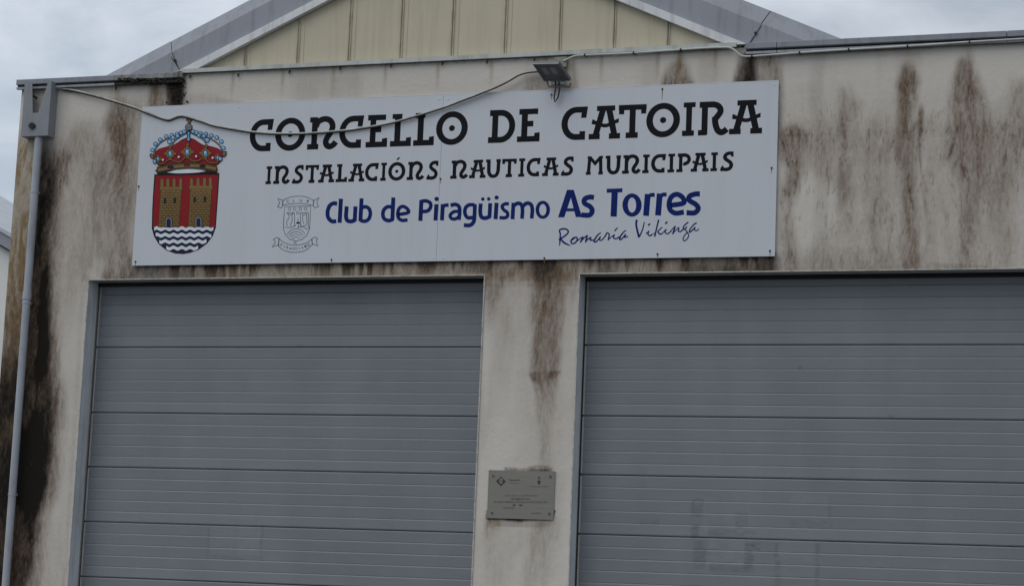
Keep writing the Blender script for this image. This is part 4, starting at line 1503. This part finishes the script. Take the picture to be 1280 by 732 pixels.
def half_at(y):
    L_ = np.interp(y, [470, 541, 599, 647, 671], [72, 89, 125, 184, 251])
    R_ = np.interp(y, [468, 536, 593, 641, 666], [563, 541, 497, 431, 363])
    return L_, R_


for yc in (483, 534, 585, 637):
    L_, R_ = half_at(yc)
    L_ += 6
    R_ -= 6
    n_ = 48
    up_, dn_ = [], []
    for i in range(n_ + 1):
        x = L_ + (R_ - L_) * i / n_
        wv = 6.5 * math.cos((x - 70) / 66 * 2 * math.pi)
        up_.append((x, yc - 14 + wv))
        dn_.append((x, yc + 13 + wv))
    p._add(up_ + dn_, [(i, i + 1, n_ + 2 + i, n_ + 1 + i) for i in range(n_)], M['white_print'])
p.build('sea_waves', arms)


def tower(x0, x1, xt0, xt1, yb, yp, ml, win, dx, label=None):
    p = Print(k2, LYA - 0.0004)
    # outline then fill
    body = [(x0, yb), (x1, yb), (xt1 - 8, yp + 34), (xt1, yp + 26), (xt1, yp), (xt0, yp), (xt0, yp + 26), (xt0 + 8, yp + 34)]
    p.poly([(x0 - 4, yb + 2), (x1 + 4, yb + 2), (xt1 - 4, yp + 36), (xt1 + 4, yp + 30), (xt1 + 4, yp - 3), (xt0 - 4, yp - 3), (xt0 - 4, yp + 30), (xt0 + 4, yp + 36)], M['gold_dark'])
    p.poly(body, M['gold'])
    for cx_, yt in ml:
        p.poly([(cx_ - 15, yp + 2)] + [(cx_ + 15 * math.cos(t), yt + 13 - 15 * math.sin(t)) for t in (math.pi * (1 - k / 8) for k in range(9))] + [(cx_ + 15, yp + 2)], M['gold_dark'])
        p.poly([(cx_ - 11, yp + 4)] + [(cx_ + 11 * math.cos(t), yt + 13 - 11 * math.sin(t)) for t in (math.pi * (1 - k / 8) for k in range(9))] + [(cx_ + 11, yp + 4)], M['gold'])
    # corbel line under the parapet
    nn = 9
    for k in range(nn):
        xa_ = xt0 + (xt1 - xt0) * (k + 0.1) / nn
        xb_ = xt0 + (xt1 - xt0) * (k + 0.9) / nn
        p.stroke([(xa_, yp + 24), ((xa_ + xb_) / 2, yp + 36 - 12 * (k % 2)), (xb_, yp + 24)], 4, M['gold_dark'])
    # courses and joints
    y = yp + 48
    r = 0
    while y < yb - 8:
        f = (y - yp) / (yb - yp)
        a_, c_ = xt0 + 9 + (x0 - xt0 - 9) * f, xt1 - 9 + (x1 - xt1 + 9) * f
        p.rect(a_, c_, y - 1.6, y + 1.6, M['gold_dark'])
        q = a_ + (18 if r % 2 else 34)
        while q < c_ - 4:
            p.rect(q - 1.4, q + 1.4, y + 2, min(y + 18, yb), M['gold_dark'])
            q += 34
        y += 20
        r += 1
    for wx_, wy_ in win:
        p.poly([(wx_ - 9, wy_ + 20), (wx_ + 7, wy_ + 20), (wx_ + 9, wy_ - 22), (wx_ - 6, wy_ - 22)], M['ink'])
    # arched doorway
    p.poly([(dx - 30, yb)] + [(dx + 30 * math.cos(t), yb - 52 - 30 * math.sin(t)) for t in (math.pi * (1 - k / 10) for k in range(11))] + [(dx + 30, yb)], M['gold_dark'])
    p.poly([(dx - 24, yb)] + [(dx + 24 * math.cos(t), yb - 52 - 24 * math.sin(t)) for t in (math.pi * (1 - k / 10) for k in range(11))] + [(dx + 24, yb)], M['grey_print'])
    p.poly([(dx - 17, yb)] + [(dx + 17 * math.cos(t), yb - 48 - 20 * math.sin(t)) for t in (math.pi * (1 - k / 10) for k in range(11))] + [(dx + 17, yb)], M['navy'])
    p.build('tower', arms)


tower(116, 276, 128, 304, 470, 150, [(143, 84), (190, 84), (240, 82), (292, 80)], [(167, 260), (246, 258)], 198)
tower(355, 517, 362, 544, 466, 142, [(378, 80), (430, 78), (482, 77), (528, 75)], [(404, 253), (485, 250)], 435)

# crown
p = Print(k1, LYA)
G, GD, SB, IN, RD, NV = M['gold'], M['gold_dark'], M['sky_blue'], M['ink'], M['red'], M['navy']
cap_ = [(108, 432), (118, 402), (160, 372), (240, 350), (310, 336), (352, 312), (395, 282), (440, 264), (455, 262), (505, 280), (560, 318), (600, 338), (680, 348), (745, 368),
        (790, 396), (808, 432), (780, 500), (740, 540), (440, 515), (150, 545), (125, 500)]
p.poly(inset(cap_, -5), IN)
p.poly(cap_, RD)
for pl in ([(100, 440), (120, 372), (170, 312), (250, 268), (350, 238), (445, 205)], [(285, 345), (308, 300), (360, 258), (440, 212)],
           [(806, 425), (776, 352), (722, 300), (650, 262), (560, 225), (475, 195)], [(630, 320), (606, 284), (545, 245), (475, 210)]):
    p.stroke(pl, 17, IN)
    p.stroke(pl, 9, GD)
    p.stroke(pl, 5, M['grey_print'])


def jewel(x, y, rx, ry, fill=SB, ol=NV):
    p.ell(x, y, rx + 6, ry + 6, ol, 14)
    p.ell(x, y, rx, ry, fill, 14)
    if fill is SB:
        p.ell(x - rx * .25, y - ry * .3, rx * .35, ry * .35, M['white_print'], 8)


for x, y in ((87, 388), (118, 326), (167, 283), (226, 250), (283, 238), (337, 226), (378, 214), (410, 202), (296, 262), (342, 246),
             (808, 367), (787, 302), (742, 262), (686, 241), (630, 226), (575, 220), (535, 212), (500, 200), (610, 246), (560, 240)):
    jewel(x, y, 18, 17)
jewel(262, 304, 20, 20)
jewel(644, 287, 20, 20)
p.poly([(432, 195), (475, 195), (470, 250), (480, 285), (455, 308), (430, 288), (440, 250)], NV)
p.poly([(445, 205), (465, 205), (460, 250), (468, 282), (454, 296), (440, 284), (450, 250)], SB)
p.ell(457, 156, 38, 38, IN, 20)
p.ell(457, 154, 30, 29, M['grey_print'], 20)
p.rect(424, 492, 152, 158, GD)
p.poly([(436, 62), (490, 66), (494, 88), (480, 98), (476, 116), (446, 116), (446, 98), (430, 90)], GD)
p.poly([(445, 70), (482, 72), (484, 86), (472, 94), (470, 110), (452, 110), (452, 94), (440, 88)], G)


def fleuron(x, y, r):
    for ax, ay in ((0, -1), (0, 1), (-1, 0), (1, 0)):
        p.ell(x + ax * r * .62, y + ay * r * .66, r * (.30 if ax == 0 else .42), r * (.42 if ax == 0 else .30), GD, 10)
        p.ell(x + ax * r * .62, y + ay * r * .66, r * (.22 if ax == 0 else .33), r * (.33 if ax == 0 else .22), G, 10)
    for ax in (-1, 1):
        for ay in (-1, 1):
            p.ell(x + ax * r * .36, y + ay * r * .36, r * .2, r * .2, G, 8)
    jewel(x, y, r * .26, r * .42)


fleuron(268, 425, 66)
fleuron(443, 408, 70)
fleuron(627, 420, 66)
fleuron(146, 478, 42)
fleuron(752, 466, 42)
for x, y in ((268, 356), (447, 334), (637, 346)):
    p.ell(x, y, 17, 20, GD, 10)
    p.ell(x, y, 11, 14, G, 10)
p.poly([(62, 425), (88, 424), (110, 452), (104, 480), (76, 474), (60, 448)], IN)
p.poly([(70, 432), (88, 434), (102, 454), (96, 470), (78, 464), (68, 446)], G)
p.poly([(846, 398), (800, 404), (790, 440), (815, 462), (838, 440)], IN)
p.poly([(836, 408), (806, 412), (800, 436), (816, 450), (830, 434)], G)
jewel(112, 505, 15, 17)
jewel(779, 478, 16, 18)
for x, y in ((195, 488), (357, 459), (534, 452), (701, 467)):
    jewel(x, y, 11, 11, M['white_print'])
sc_ = [(150, 528), (200, 524), (262, 486), (325, 506), (375, 506), (436, 462), (500, 500), (545, 500), (612, 474), (672, 514), (755, 520)]
p.stroke(sc_, 14, IN)
p.stroke(sc_, 8, G)
band = [(140, 560)] + [(x, 560 - 42 * math.sin((x - 140) / 600 * math.pi) - 8 * (x - 140) / 600) for x in range(180, 740, 40)] + [(738, 548), (742, 606)] + \
       [(x, 622 - 42 * math.sin((x - 140) / 600 * math.pi) - 12 * (x - 140) / 600) for x in range(700, 140, -40)] + [(138, 624)]
p.poly(inset(band, -6), IN)
p.poly(band, GD)
p.stroke([(146, 592), (300, 560), (440, 548), (600, 552), (738, 580)], 30, G)
for x, y, f in ((275, 562, NV), (440, 543, RD), (600, 553, NV)):
    p.ell(x, y, 34, 17, IN, 14)
    p.ell(x, y, 24, 10, f, 14)
p.poly([(112, 600), (138, 580), (138, 606)], IN)
p.poly([(754, 578), (736, 560), (738, 592)], IN)
p.poly([(140, 612), (250, 598), (640, 594), (745, 608), (745, 622), (140, 632)], IN)
p.poly([(238, 616), (330, 594), (440, 587), (550, 590), (634, 604), (550, 618), (440, 624), (330, 626)], M['white_print'])
p.build('crown', arms)

# ------------------------------------------------------------------ small outlined club badge
kb = crop((335, 240), 9.143)
badge = empty('club_badge', (pt(370, 280, LY)[0] - SX0, LY, pt(370, 280, LY)[1] - SZ0))
badge.parent = sign
SLt = M['slate']
p = Print(kb, LY)
W_ = 6.5
p.stroke([(190, 165), (487, 160), (482, 300), (475, 420), (440, 500), (380, 545), (320, 558), (250, 540), (200, 490), (175, 420), (180, 300)], W_, SLt, smooth=False, closed=True)
for x, y in ((245, 195), (305, 195), (370, 192), (430, 192), (340, 238)):
    p.ring(x, y, 18, 18, 5, SLt, 14)
for pl in ([(212, 236), (300, 234)], [(215, 238), (236, 262), (238, 300), (212, 335), (222, 385)], [(232, 245), (258, 258), (290, 240)], [(290, 238), (272, 270), (278, 320), (262, 360), (260, 392)],
           [(302, 238), (304, 300), (300, 395)], [(372, 234), (370, 300), (374, 392)], [(372, 236), (462, 234)], [(385, 245), (410, 260), (440, 242)], [(398, 250), (396, 320), (412, 365)],
           [(440, 242), (442, 300), (446, 372)], [(462, 236), (460, 400)], [(190, 400), (260, 404), (300, 388), (325, 372)], [(370, 388), (420, 386), (440, 378)],
           [(330, 402), (400, 400), (440, 422), (475, 400)]):
    p.stroke(pl, 5.5, SLt)
for r in (150, 118, 88, 58):
    p.stroke(arc(322, 570, r * 0.85, r, -145, -38, 10), 5.5 if r > 100 else 4.5, SLt)
p.poly([(318, 362), (328, 345), (345, 338), (362, 346), (368, 362)], M['navy'])
p.stroke([(342, 300), (344, 340)], 5, SLt)
p.rect(322, 364, 366, 402, M['white_print'])
p.rect(341, 355, 376, 402, SLt)
p.build('badge_shield', badge)
p = Print(kb, LY)
p.stroke([(170, 95), (250, 60), (345, 47), (440, 58), (522, 96)], W_, SLt)
p.stroke([(165, 152), (250, 136), (345, 130), (440, 136), (516, 157)], W_, SLt)
p.stroke([(172, 95), (165, 155)], 10, SLt)
p.stroke([(521, 96), (516, 157)], 10, SLt)
p.stroke([(170, 95), (112, 76), (136, 126), (108, 166), (150, 182), (172, 155)], W_, SLt, smooth=False)
p.stroke([(522, 96), (586, 66), (556, 118), (576, 165), (530, 180), (516, 155)], W_, SLt, smooth=False)
p.stroke([(126, 528), (185, 578), (300, 606), (430, 584), (500, 536)], W_, SLt)
p.stroke([(118, 618), (190, 668), (300, 688), (420, 668), (508, 600)], W_, SLt)
p.stroke([(126, 528), (120, 618)], 10, SLt)
p.stroke([(500, 536), (507, 600)], 10, SLt)
p.stroke([(126, 528), (98, 518), (60, 545), (86, 568), (48, 628), (120, 600)], W_, SLt, smooth=False)
p.stroke([(500, 536), (532, 514), (566, 530), (550, 560), (570, 612), (508, 592)], W_, SLt, smooth=False)
p.build('badge_ribbon', badge)


def small_text(pr, txt, x, y, h, ang=0.0, m=SLt, bold=0.0, wfac=1.0):
    """one run of built-in lettering at (x, y) centre, cap height h, in print coordinates (y down)"""
    vs, fs, x0, x1 = font_mesh(txt, bold)
    s_ = h / 0.70
    cx_ = (x0 + x1) / 2
    ca_, sa_ = math.cos(ang), math.sin(ang)
    P_ = []
    for vx, vy in vs:
        a_, b_ = (vx - cx_) * s_ * wfac, -(vy - 0.35) * s_
        P_.append((x + a_ * ca_ - b_ * sa_, y + a_ * sa_ + b_ * ca_))
    pr._add(P_, fs, m)


p = Print(kb, LY - 0.0003)
for ch_, x, y, a_ in (('C', 226, 105, -.16), ('L', 294, 97, -.06), ('U', 376, 96, .04), ('B', 456, 103, .15)):
    small_text(p, ch_, x, y, 29, a_, SLt, 0.015, 1.15)
for i, ch_ in enumerate('PIRAGÜISMO'):
    x = 152 + i * 34.5
    y = 596 + 50 * (1 - ((x - 306) / 165) ** 2)
    small_text(p, ch_, x, y, 27, math.atan(-50 * 2 * (x - 306) / 165 ** 2), SLt, 0.015, 1.0)
small_text(p, 'DE', 310, 578, 20, 0, SLt, 0.01)
p.build('badge_lettering', badge)

# ------------------------------------------------------------------ plaque
QY = -0.012
q = [pt(611, 587, QY), pt(694, 588.5, QY), pt(691.5, 648.5, QY), pt(608.5, 647.5, QY)]
qx0, qx1 = (q[0][0] + q[3][0]) / 2, (q[1][0] + q[2][0]) / 2
qz0, qz1 = (q[2][1] + q[3][1]) / 2, (q[0][1] + q[1][1]) / 2
pl_ = empty('wall_plaque', ((qx0 + qx1) / 2, QY, qz0), 'small brushed steel plaque with engraved dedication on the pillar between the doors', 'plaque')
b = MB()
b.box(qx0, qx1, QY, -0.003, qz0, qz1, M['plaque'])
b.build('plate', pl_)
kp = lambda x, y: pt(600 + x / 8.136, 570 + y / 8.136, QY - 0.0006)
for x, y in ((134, 196), (716, 204), (122, 574), (705, 582)):
    X, Z = kp(x, y)
    b = MB()
    b.disc(X, Z, 0.010, QY - 0.006, QY - 0.0002, M['screw'], 10)
    b.build('screw', pl_)
p = Print(kp, QY - 0.0006)
PI_, PL_ = M['plaque_ink'], M['plaque_ink_light']
p.poly([(162, 252), (212, 204), (264, 254), (212, 304)], PI_)
p.poly([(196, 232), (206, 222), (220, 222), (230, 232), (230, 262), (213, 282), (196, 262)], M['plaque'])
p.rect(203, 223, 236, 242, PI_)
p.rect(203, 223, 252, 258, PI_)
p.build('emblem', pl_)
p = Print(kp, QY - 0.0006)
small_text(p, 'Deputación', 350, 238, 17, 0, PI_, 0.02)
small_text(p, 'Pontevedra', 352, 268, 15, 0, PL_, 0.0)
p.poly([(586, 206), (614, 206), (610, 232), (592, 232)], PL_)
p.poly([(584, 244), (616, 244), (614, 272), (600, 288), (586, 272)], PI_)
small_text(p, 'CONCELLO DE CATOIRA', 600, 306, 12, 0.01, PI_, 0.0, 0.95)
small_text(p, 'Club Piragüismo As Torres', 412, 430, 16, 0, PI_, 0.025, 0.78)
p.build('engraved_lettering', pl_)
p = Print(kp, QY - 0.0006)
rs = random.Random(11)
for x0, x1, y, h in ((244, 590, 398, 7), (138, 690, 461, 7), (236, 350, 521, 6), (520, 620, 575, 5)):
    x = x0
    while x < x1:
        w__ = rs.uniform(4, 9)
        hh = h * rs.choice((0.6, 0.6, 1.0))
        p.rect(x, min(x + w__, x1), y - hh, y + h * 0.6, PL_)
        x += w__ + (rs.uniform(2, 3) if rs.random() < .8 else 9)
for x0, x1 in ((334, 360), (400, 430)):
    p.rect(x0, x1, 487, 498, PI_)
p.build('engraved_rule', pl_)

# ------------------------------------------------------------------ floodlight over the sign
fl = empty('floodlight', (pt(700, 90, -0.05)[0], -0.05, pt(700, 90, -0.05)[1]), 'small grey floodlight tilted down over the top edge of the white sign', 'floodlight')


def p3(u, v, Y):
    x, z = pt(u, v, Y)
    return (x, Y, z)


YI, YO = -0.085, -0.26
A, B_, C_, D_ = (Vector(p3(*t)) for t in ((665.6, 79.6, YO), (698.4, 79.0, YO), (713.2, 100.8, YI), (680.4, 101.6, YI)))
nrm = (B_ - A).cross(D_ - A).normalized()
if nrm.z > 0:
    nrm = -nrm
upv = -nrm


def slab(b, c4, d0, d1, m, shr=0.0):
    ctr = sum(c4, Vector()) / 4
    lo_ = [c + (ctr - c) * shr + upv * d0 for c in c4]
    hi_ = [c + (ctr - c) * shr + upv * d1 for c in c4]
    b.add(lo_ + hi_, [(0, 1, 2, 3), (7, 6, 5, 4), (0, 4, 5, 1), (1, 5, 6, 2), (2, 6, 7, 3), (3, 7, 4, 0)], m)


C4 = [A, B_, C_, D_]
b = MB()
slab(b, C4, 0.004, 0.030, M['lamp_body'])
slab(b, C4, 0.031, 0.045, M['lamp_body'], 0.25)
for k in range(7):      # cooling fins on the back
    f0, f1 = (k + .5) / 8, (k + .5) / 8 + .04
    a1, a2 = A.lerp(B_, f0), A.lerp(B_, f1)
    d1_, d2_ = D_.lerp(C_, f0), D_.lerp(C_, f1)
    slab(b, [a1.lerp(d1_, .15), a2.lerp(d2_, .15), a2.lerp(d2_, .85), a1.lerp(d1_, .85)], 0.046, 0.062, M['lamp_body'])
b.build('housing', fl)
b = MB()
for (e0, e1) in ((A, B_), (B_, C_), (C_, D_), (D_, A)):
    ctr = sum(C4, Vector()) / 4
    i0, i1 = e0.lerp(ctr, 0.10), e1.lerp(ctr, 0.10)
    c4 = [e0, e1, i1, i0]
    slab(b, c4, -0.004, 0.003, M['lamp_rim'] if e0 is A else M['lamp_body'])
b.build('rim', fl)
b = MB()
slab(b, C4, 0.0, 0.0028, M['lamp_glass'], 0.10)
b.build('glass', fl)
for f in (0.30, 0.62):
    b = MB()
    a1, a2 = A.lerp(B_, f - .10), A.lerp(B_, f + .10)
    d1_, d2_ = D_.lerp(C_, f - .10), D_.lerp(C_, f + .10)
    slab(b, [a1.lerp(d1_, .25), a2.lerp(d2_, .25), a2.lerp(d2_, .62), a1.lerp(d1_, .62)], -0.0012, -0.0002, M['lamp_led'])
    b.build('led_module', fl)
# stirrup and wall plate
b = MB()
xw, zw = pt(700, 92, -0.02)
b.box(xw - 0.05, xw + 0.05, -0.012, -0.001, pt(700, 106, 0)[1], pt(700, 74, 0)[1], M['old_box'])
b.box(pt(693, 80, -0.05)[0], pt(708, 80, -0.05)[0], -0.052, -0.013, pt(700, 84, -0.05)[1], pt(700, 68.5, -0.05)[1] - 0.02, M['old_box'])
b.build('junction_box', fl)
b = MB()
m1, m2 = p3(683.5, 101, -0.075), p3(713.5, 104, -0.075)
b.tube([m1, (m1[0] + 0.02, -0.07, m1[2] - 0.055), (m2[0] - 0.01, -0.07, m2[2] - 0.03), m2], 0.009, M['lamp_body'], 6)
b.build('stirrup', fl)
for u, v in ((691.5, 104.5), (704, 104)):
    b = MB()
    c_ = p3(u, v, -0.06)
    b.tube([(c_[0] - 0.018, c_[1], c_[2]), (c_[0] + 0.018, c_[1], c_[2])], 0.019, M['gland'], 10)
    b.build('cable_gland', fl)
b = MB()
b.tube([p3(*t) for t in ((694.5, 100, -0.06), (694.3, 112, -0.075), (692.6, 122, -0.08), (693.4, 127.6, -0.08), (697.5, 122, -0.075), (699.5, 112, -0.07), (698.5, 102, -0.06))],
       0.0075, M['cable_dark'], 8)
b.build('power_lead', fl)

# ------------------------------------------------------------------ loose cable across the sign
cab = [(26, 110.4), (38, 110.4), (56, 110.2), (73.6, 110.7), (91.8, 112.6), (114.8, 118.3), (130, 122.6), (145.4, 127), (160, 131.5), (172, 135.6), (182, 139.8), (192.3, 143.7), (203, 147.6),
       (210.7, 149.4), (217, 147.2), (223, 144.9), (229, 144.7), (236, 146.3), (253.7, 152.0), (268.5, 156.8), (289.4, 160.6), (305, 163.2), (321.4, 165.2), (343.3, 166.6), (370.6, 166.6),
       (392.5, 165.9), (414, 164.2), (441, 161.6), (476, 156), (498, 151), (518.5, 145.2), (540, 138.8), (560.6, 132), (588, 121.6), (616, 110.8), (632, 103.2), (640, 98.8), (648, 94),
       (657, 91), (668, 89.6), (684, 88.8)]
b = MB()
sm = catmull(cab, 3)
pts3 = []
for u, v in sm:
    Y = np.interp(u, [26, 60, 80, 170, 215, 240, 640, 684], [-0.14, -0.14, -0.03, -0.055, -0.045, -0.055, -0.05, -0.04])
    Y = -0.02 if 24 < u < 75 else Y
    pts3.append(p3(u, v, float(Y)))
b.tube(pts3, 0.0082, M['cable_white'], 8)
WH = b
b = MB()
dk = []
for i, (u, v) in enumerate(sm):
    off = float(np.interp(u, [60, 200, 430, 600, 690], [1.6, 1.5, 1.7, 0.7, 0.6]))
    Y = pts3[i][1] + float(np.interp(u, [60, 430, 600], [0.010, 0.008, -0.012]))
    if u > 74:
        dk.append(p3(u, v + off, Y))
b.tube(dk, 0.0072, M['cable_dark'], 8)  # black tube added for the dark underside line of the white cable
tag(b.build('cable_underside_line', None, dk[0]), 'thin black tube added below the white cable for its dark underside, sagging across the sign', 'cable')
b = WH
tag(b.build('loose_cable', None, pts3[0]), 'weathered white cable sagging across the sign from hopper to floodlight', 'cable')

# ------------------------------------------------------------------ conduit under the flashing and right coping
con = [(704, 76.5), (709.5, 74), (714, 71.8), (720, 69.9), (731, 69.0), (760, 67.7), (792, 66.2), (851, 62.2), (882.5, 60.1), (905, 59.3), (913, 60.0), (919, 63.5), (924, 68), (929, 70.2), (940, 70.4),
       (997.5, 66.0), (1060, 62.0), (1133, 57.8), (1212, 52.5), (1280, 48.6), (1340, 45)]
pts3 = [p3(u, v, -0.055) for u, v in catmull(con, 3)]
xe = pts3[-1]
cn = empty('conduit', pts3[0], 'thin white conduit clipped under the roof flashing, from the floodlight to the right end', 'conduit')
b = MB()
b.tube(pts3, 0.0085, M['conduit'], 8)
b.build('tube', cn)
for u, v in ((731, 68.8), (792, 66.2), (851, 62.2), (940, 70.4), (999.5, 65.9), (1061, 62.0), (1134.5, 57.6), (1212, 52.5), (1290, 48)):
    x, y, z = p3(u, v, -0.055)
    b = MB()
    b.tube([(x - 0.006, y, z), (x + 0.006, y, z)], 0.0125, M['iron'], 8)
    b.box(x - 0.006, x + 0.006, y, -0.002, z - 0.004, z + 0.004, M['iron'])
    b.build('clip', cn)
# little rusty screw hooks under the flashing, left of the lamp
for u, v in ((145.3, 110), (238, 95.5), (298, 93.5), (362, 89.5), (425.5, 85.2), (489, 82), (553, 79), (609, 77), (668, 74.5)):
    x, y, z = p3(u, v, -0.012)
    b = MB()
    b.tube([(x, -0.002, z + 0.005), (x, -0.022, z + 0.004), (x + 0.003, -0.026, z - 0.012), (x, -0.020, z - 0.022)], 0.0065, M['iron'], 7)
    b.build('hook', bld)

# ------------------------------------------------------------------ neighbouring house beyond the left corner
NY = 11.0
nb = empty('house', (pt(-60, 400, NY)[0], NY, 0), 'white house with grey sloping metal verge beyond the left corner of the building', 'building')


def n2(u, v):
    return pt(u, v, NY)


# slope of the verge read from two points, run up to a ridge further left
e0, e1 = n2(0, 306), n2(13, 313.6)
sl_ = (e0[1] - e1[1]) / (e1[0] - e0[0])
sl_ = max(0.25, min(0.7, sl_))
xr = e1[0] + 1.6
zr = e0[1] - sl_ * (xr - e0[0])
xp = e0[0] - 3.5
zp = e0[1] + sl_ * 3.5
xl = xp - (xr - xp)
print('neighbour', e0, e1, sl_, xr, zr, zp)
b = MB()
b.plate([(xl, 0), (xr, 0), (xr, zr), (xp, zp), (xl, zr)], NY, NY + 4, M['nb_wall'])
b.build('wall', nb)
sm_ = 1 / 8.0


def band_(h0, h1, y0, y1, m, name):
    for s in (1, -1):
        b = MB()
        X0, X1 = (xp, xr + 0.15) if s > 0 else (xl - 0.15, xp)
        Z0, Z1 = (zp, zp - sl_ * (xr + 0.15 - xp)) if s > 0 else (zp - sl_ * (xp - (xl - 0.15)), zp)
        b.add([(X0, y0, Z0 + h0), (X1, y0, Z1 + h0), (X1, y0, Z1 + h1), (X0, y0, Z0 + h1),
               (X0, y1, Z0 + h0), (X1, y1, Z1 + h0), (X1, y1, Z1 + h1), (X0, y1, Z0 + h1)],
              [(0, 1, 2, 3), (7, 6, 5, 4), (0, 4, 5, 1), (3, 2, 6, 7), (1, 5, 6, 2), (0, 3, 7, 4)], m)
        b.build(name, nb)


pm = abs(n2(0, 306)[1] - n2(0, 296)[1]) / 10     # metres per photo pixel at that distance
band_(0.0, 2.0 * pm, NY - 0.10, NY + 4.1, M['rubber_shade'], 'eaves_shadow_strip')
band_(2.1 * pm, 18 * pm, NY - 0.13, NY + 4.1, M['nb_roof'], 'roof')
band_(18.1 * pm, 23 * pm, NY - 0.16, NY + 0.2, M['nb_gutter'], 'verge_cap')
band_(18.1 * pm, 21 * pm, NY + 0.205, NY + 4.1, M['nb_gutter'], 'roof_sheet')
for s in (0,):
    b = MB()
    b.box(xl + 1.0, xl + 2.2, NY - 0.03, NY - 0.002, 1.0, 2.3, M['lamp_glass'])
    b.build('window', nb)
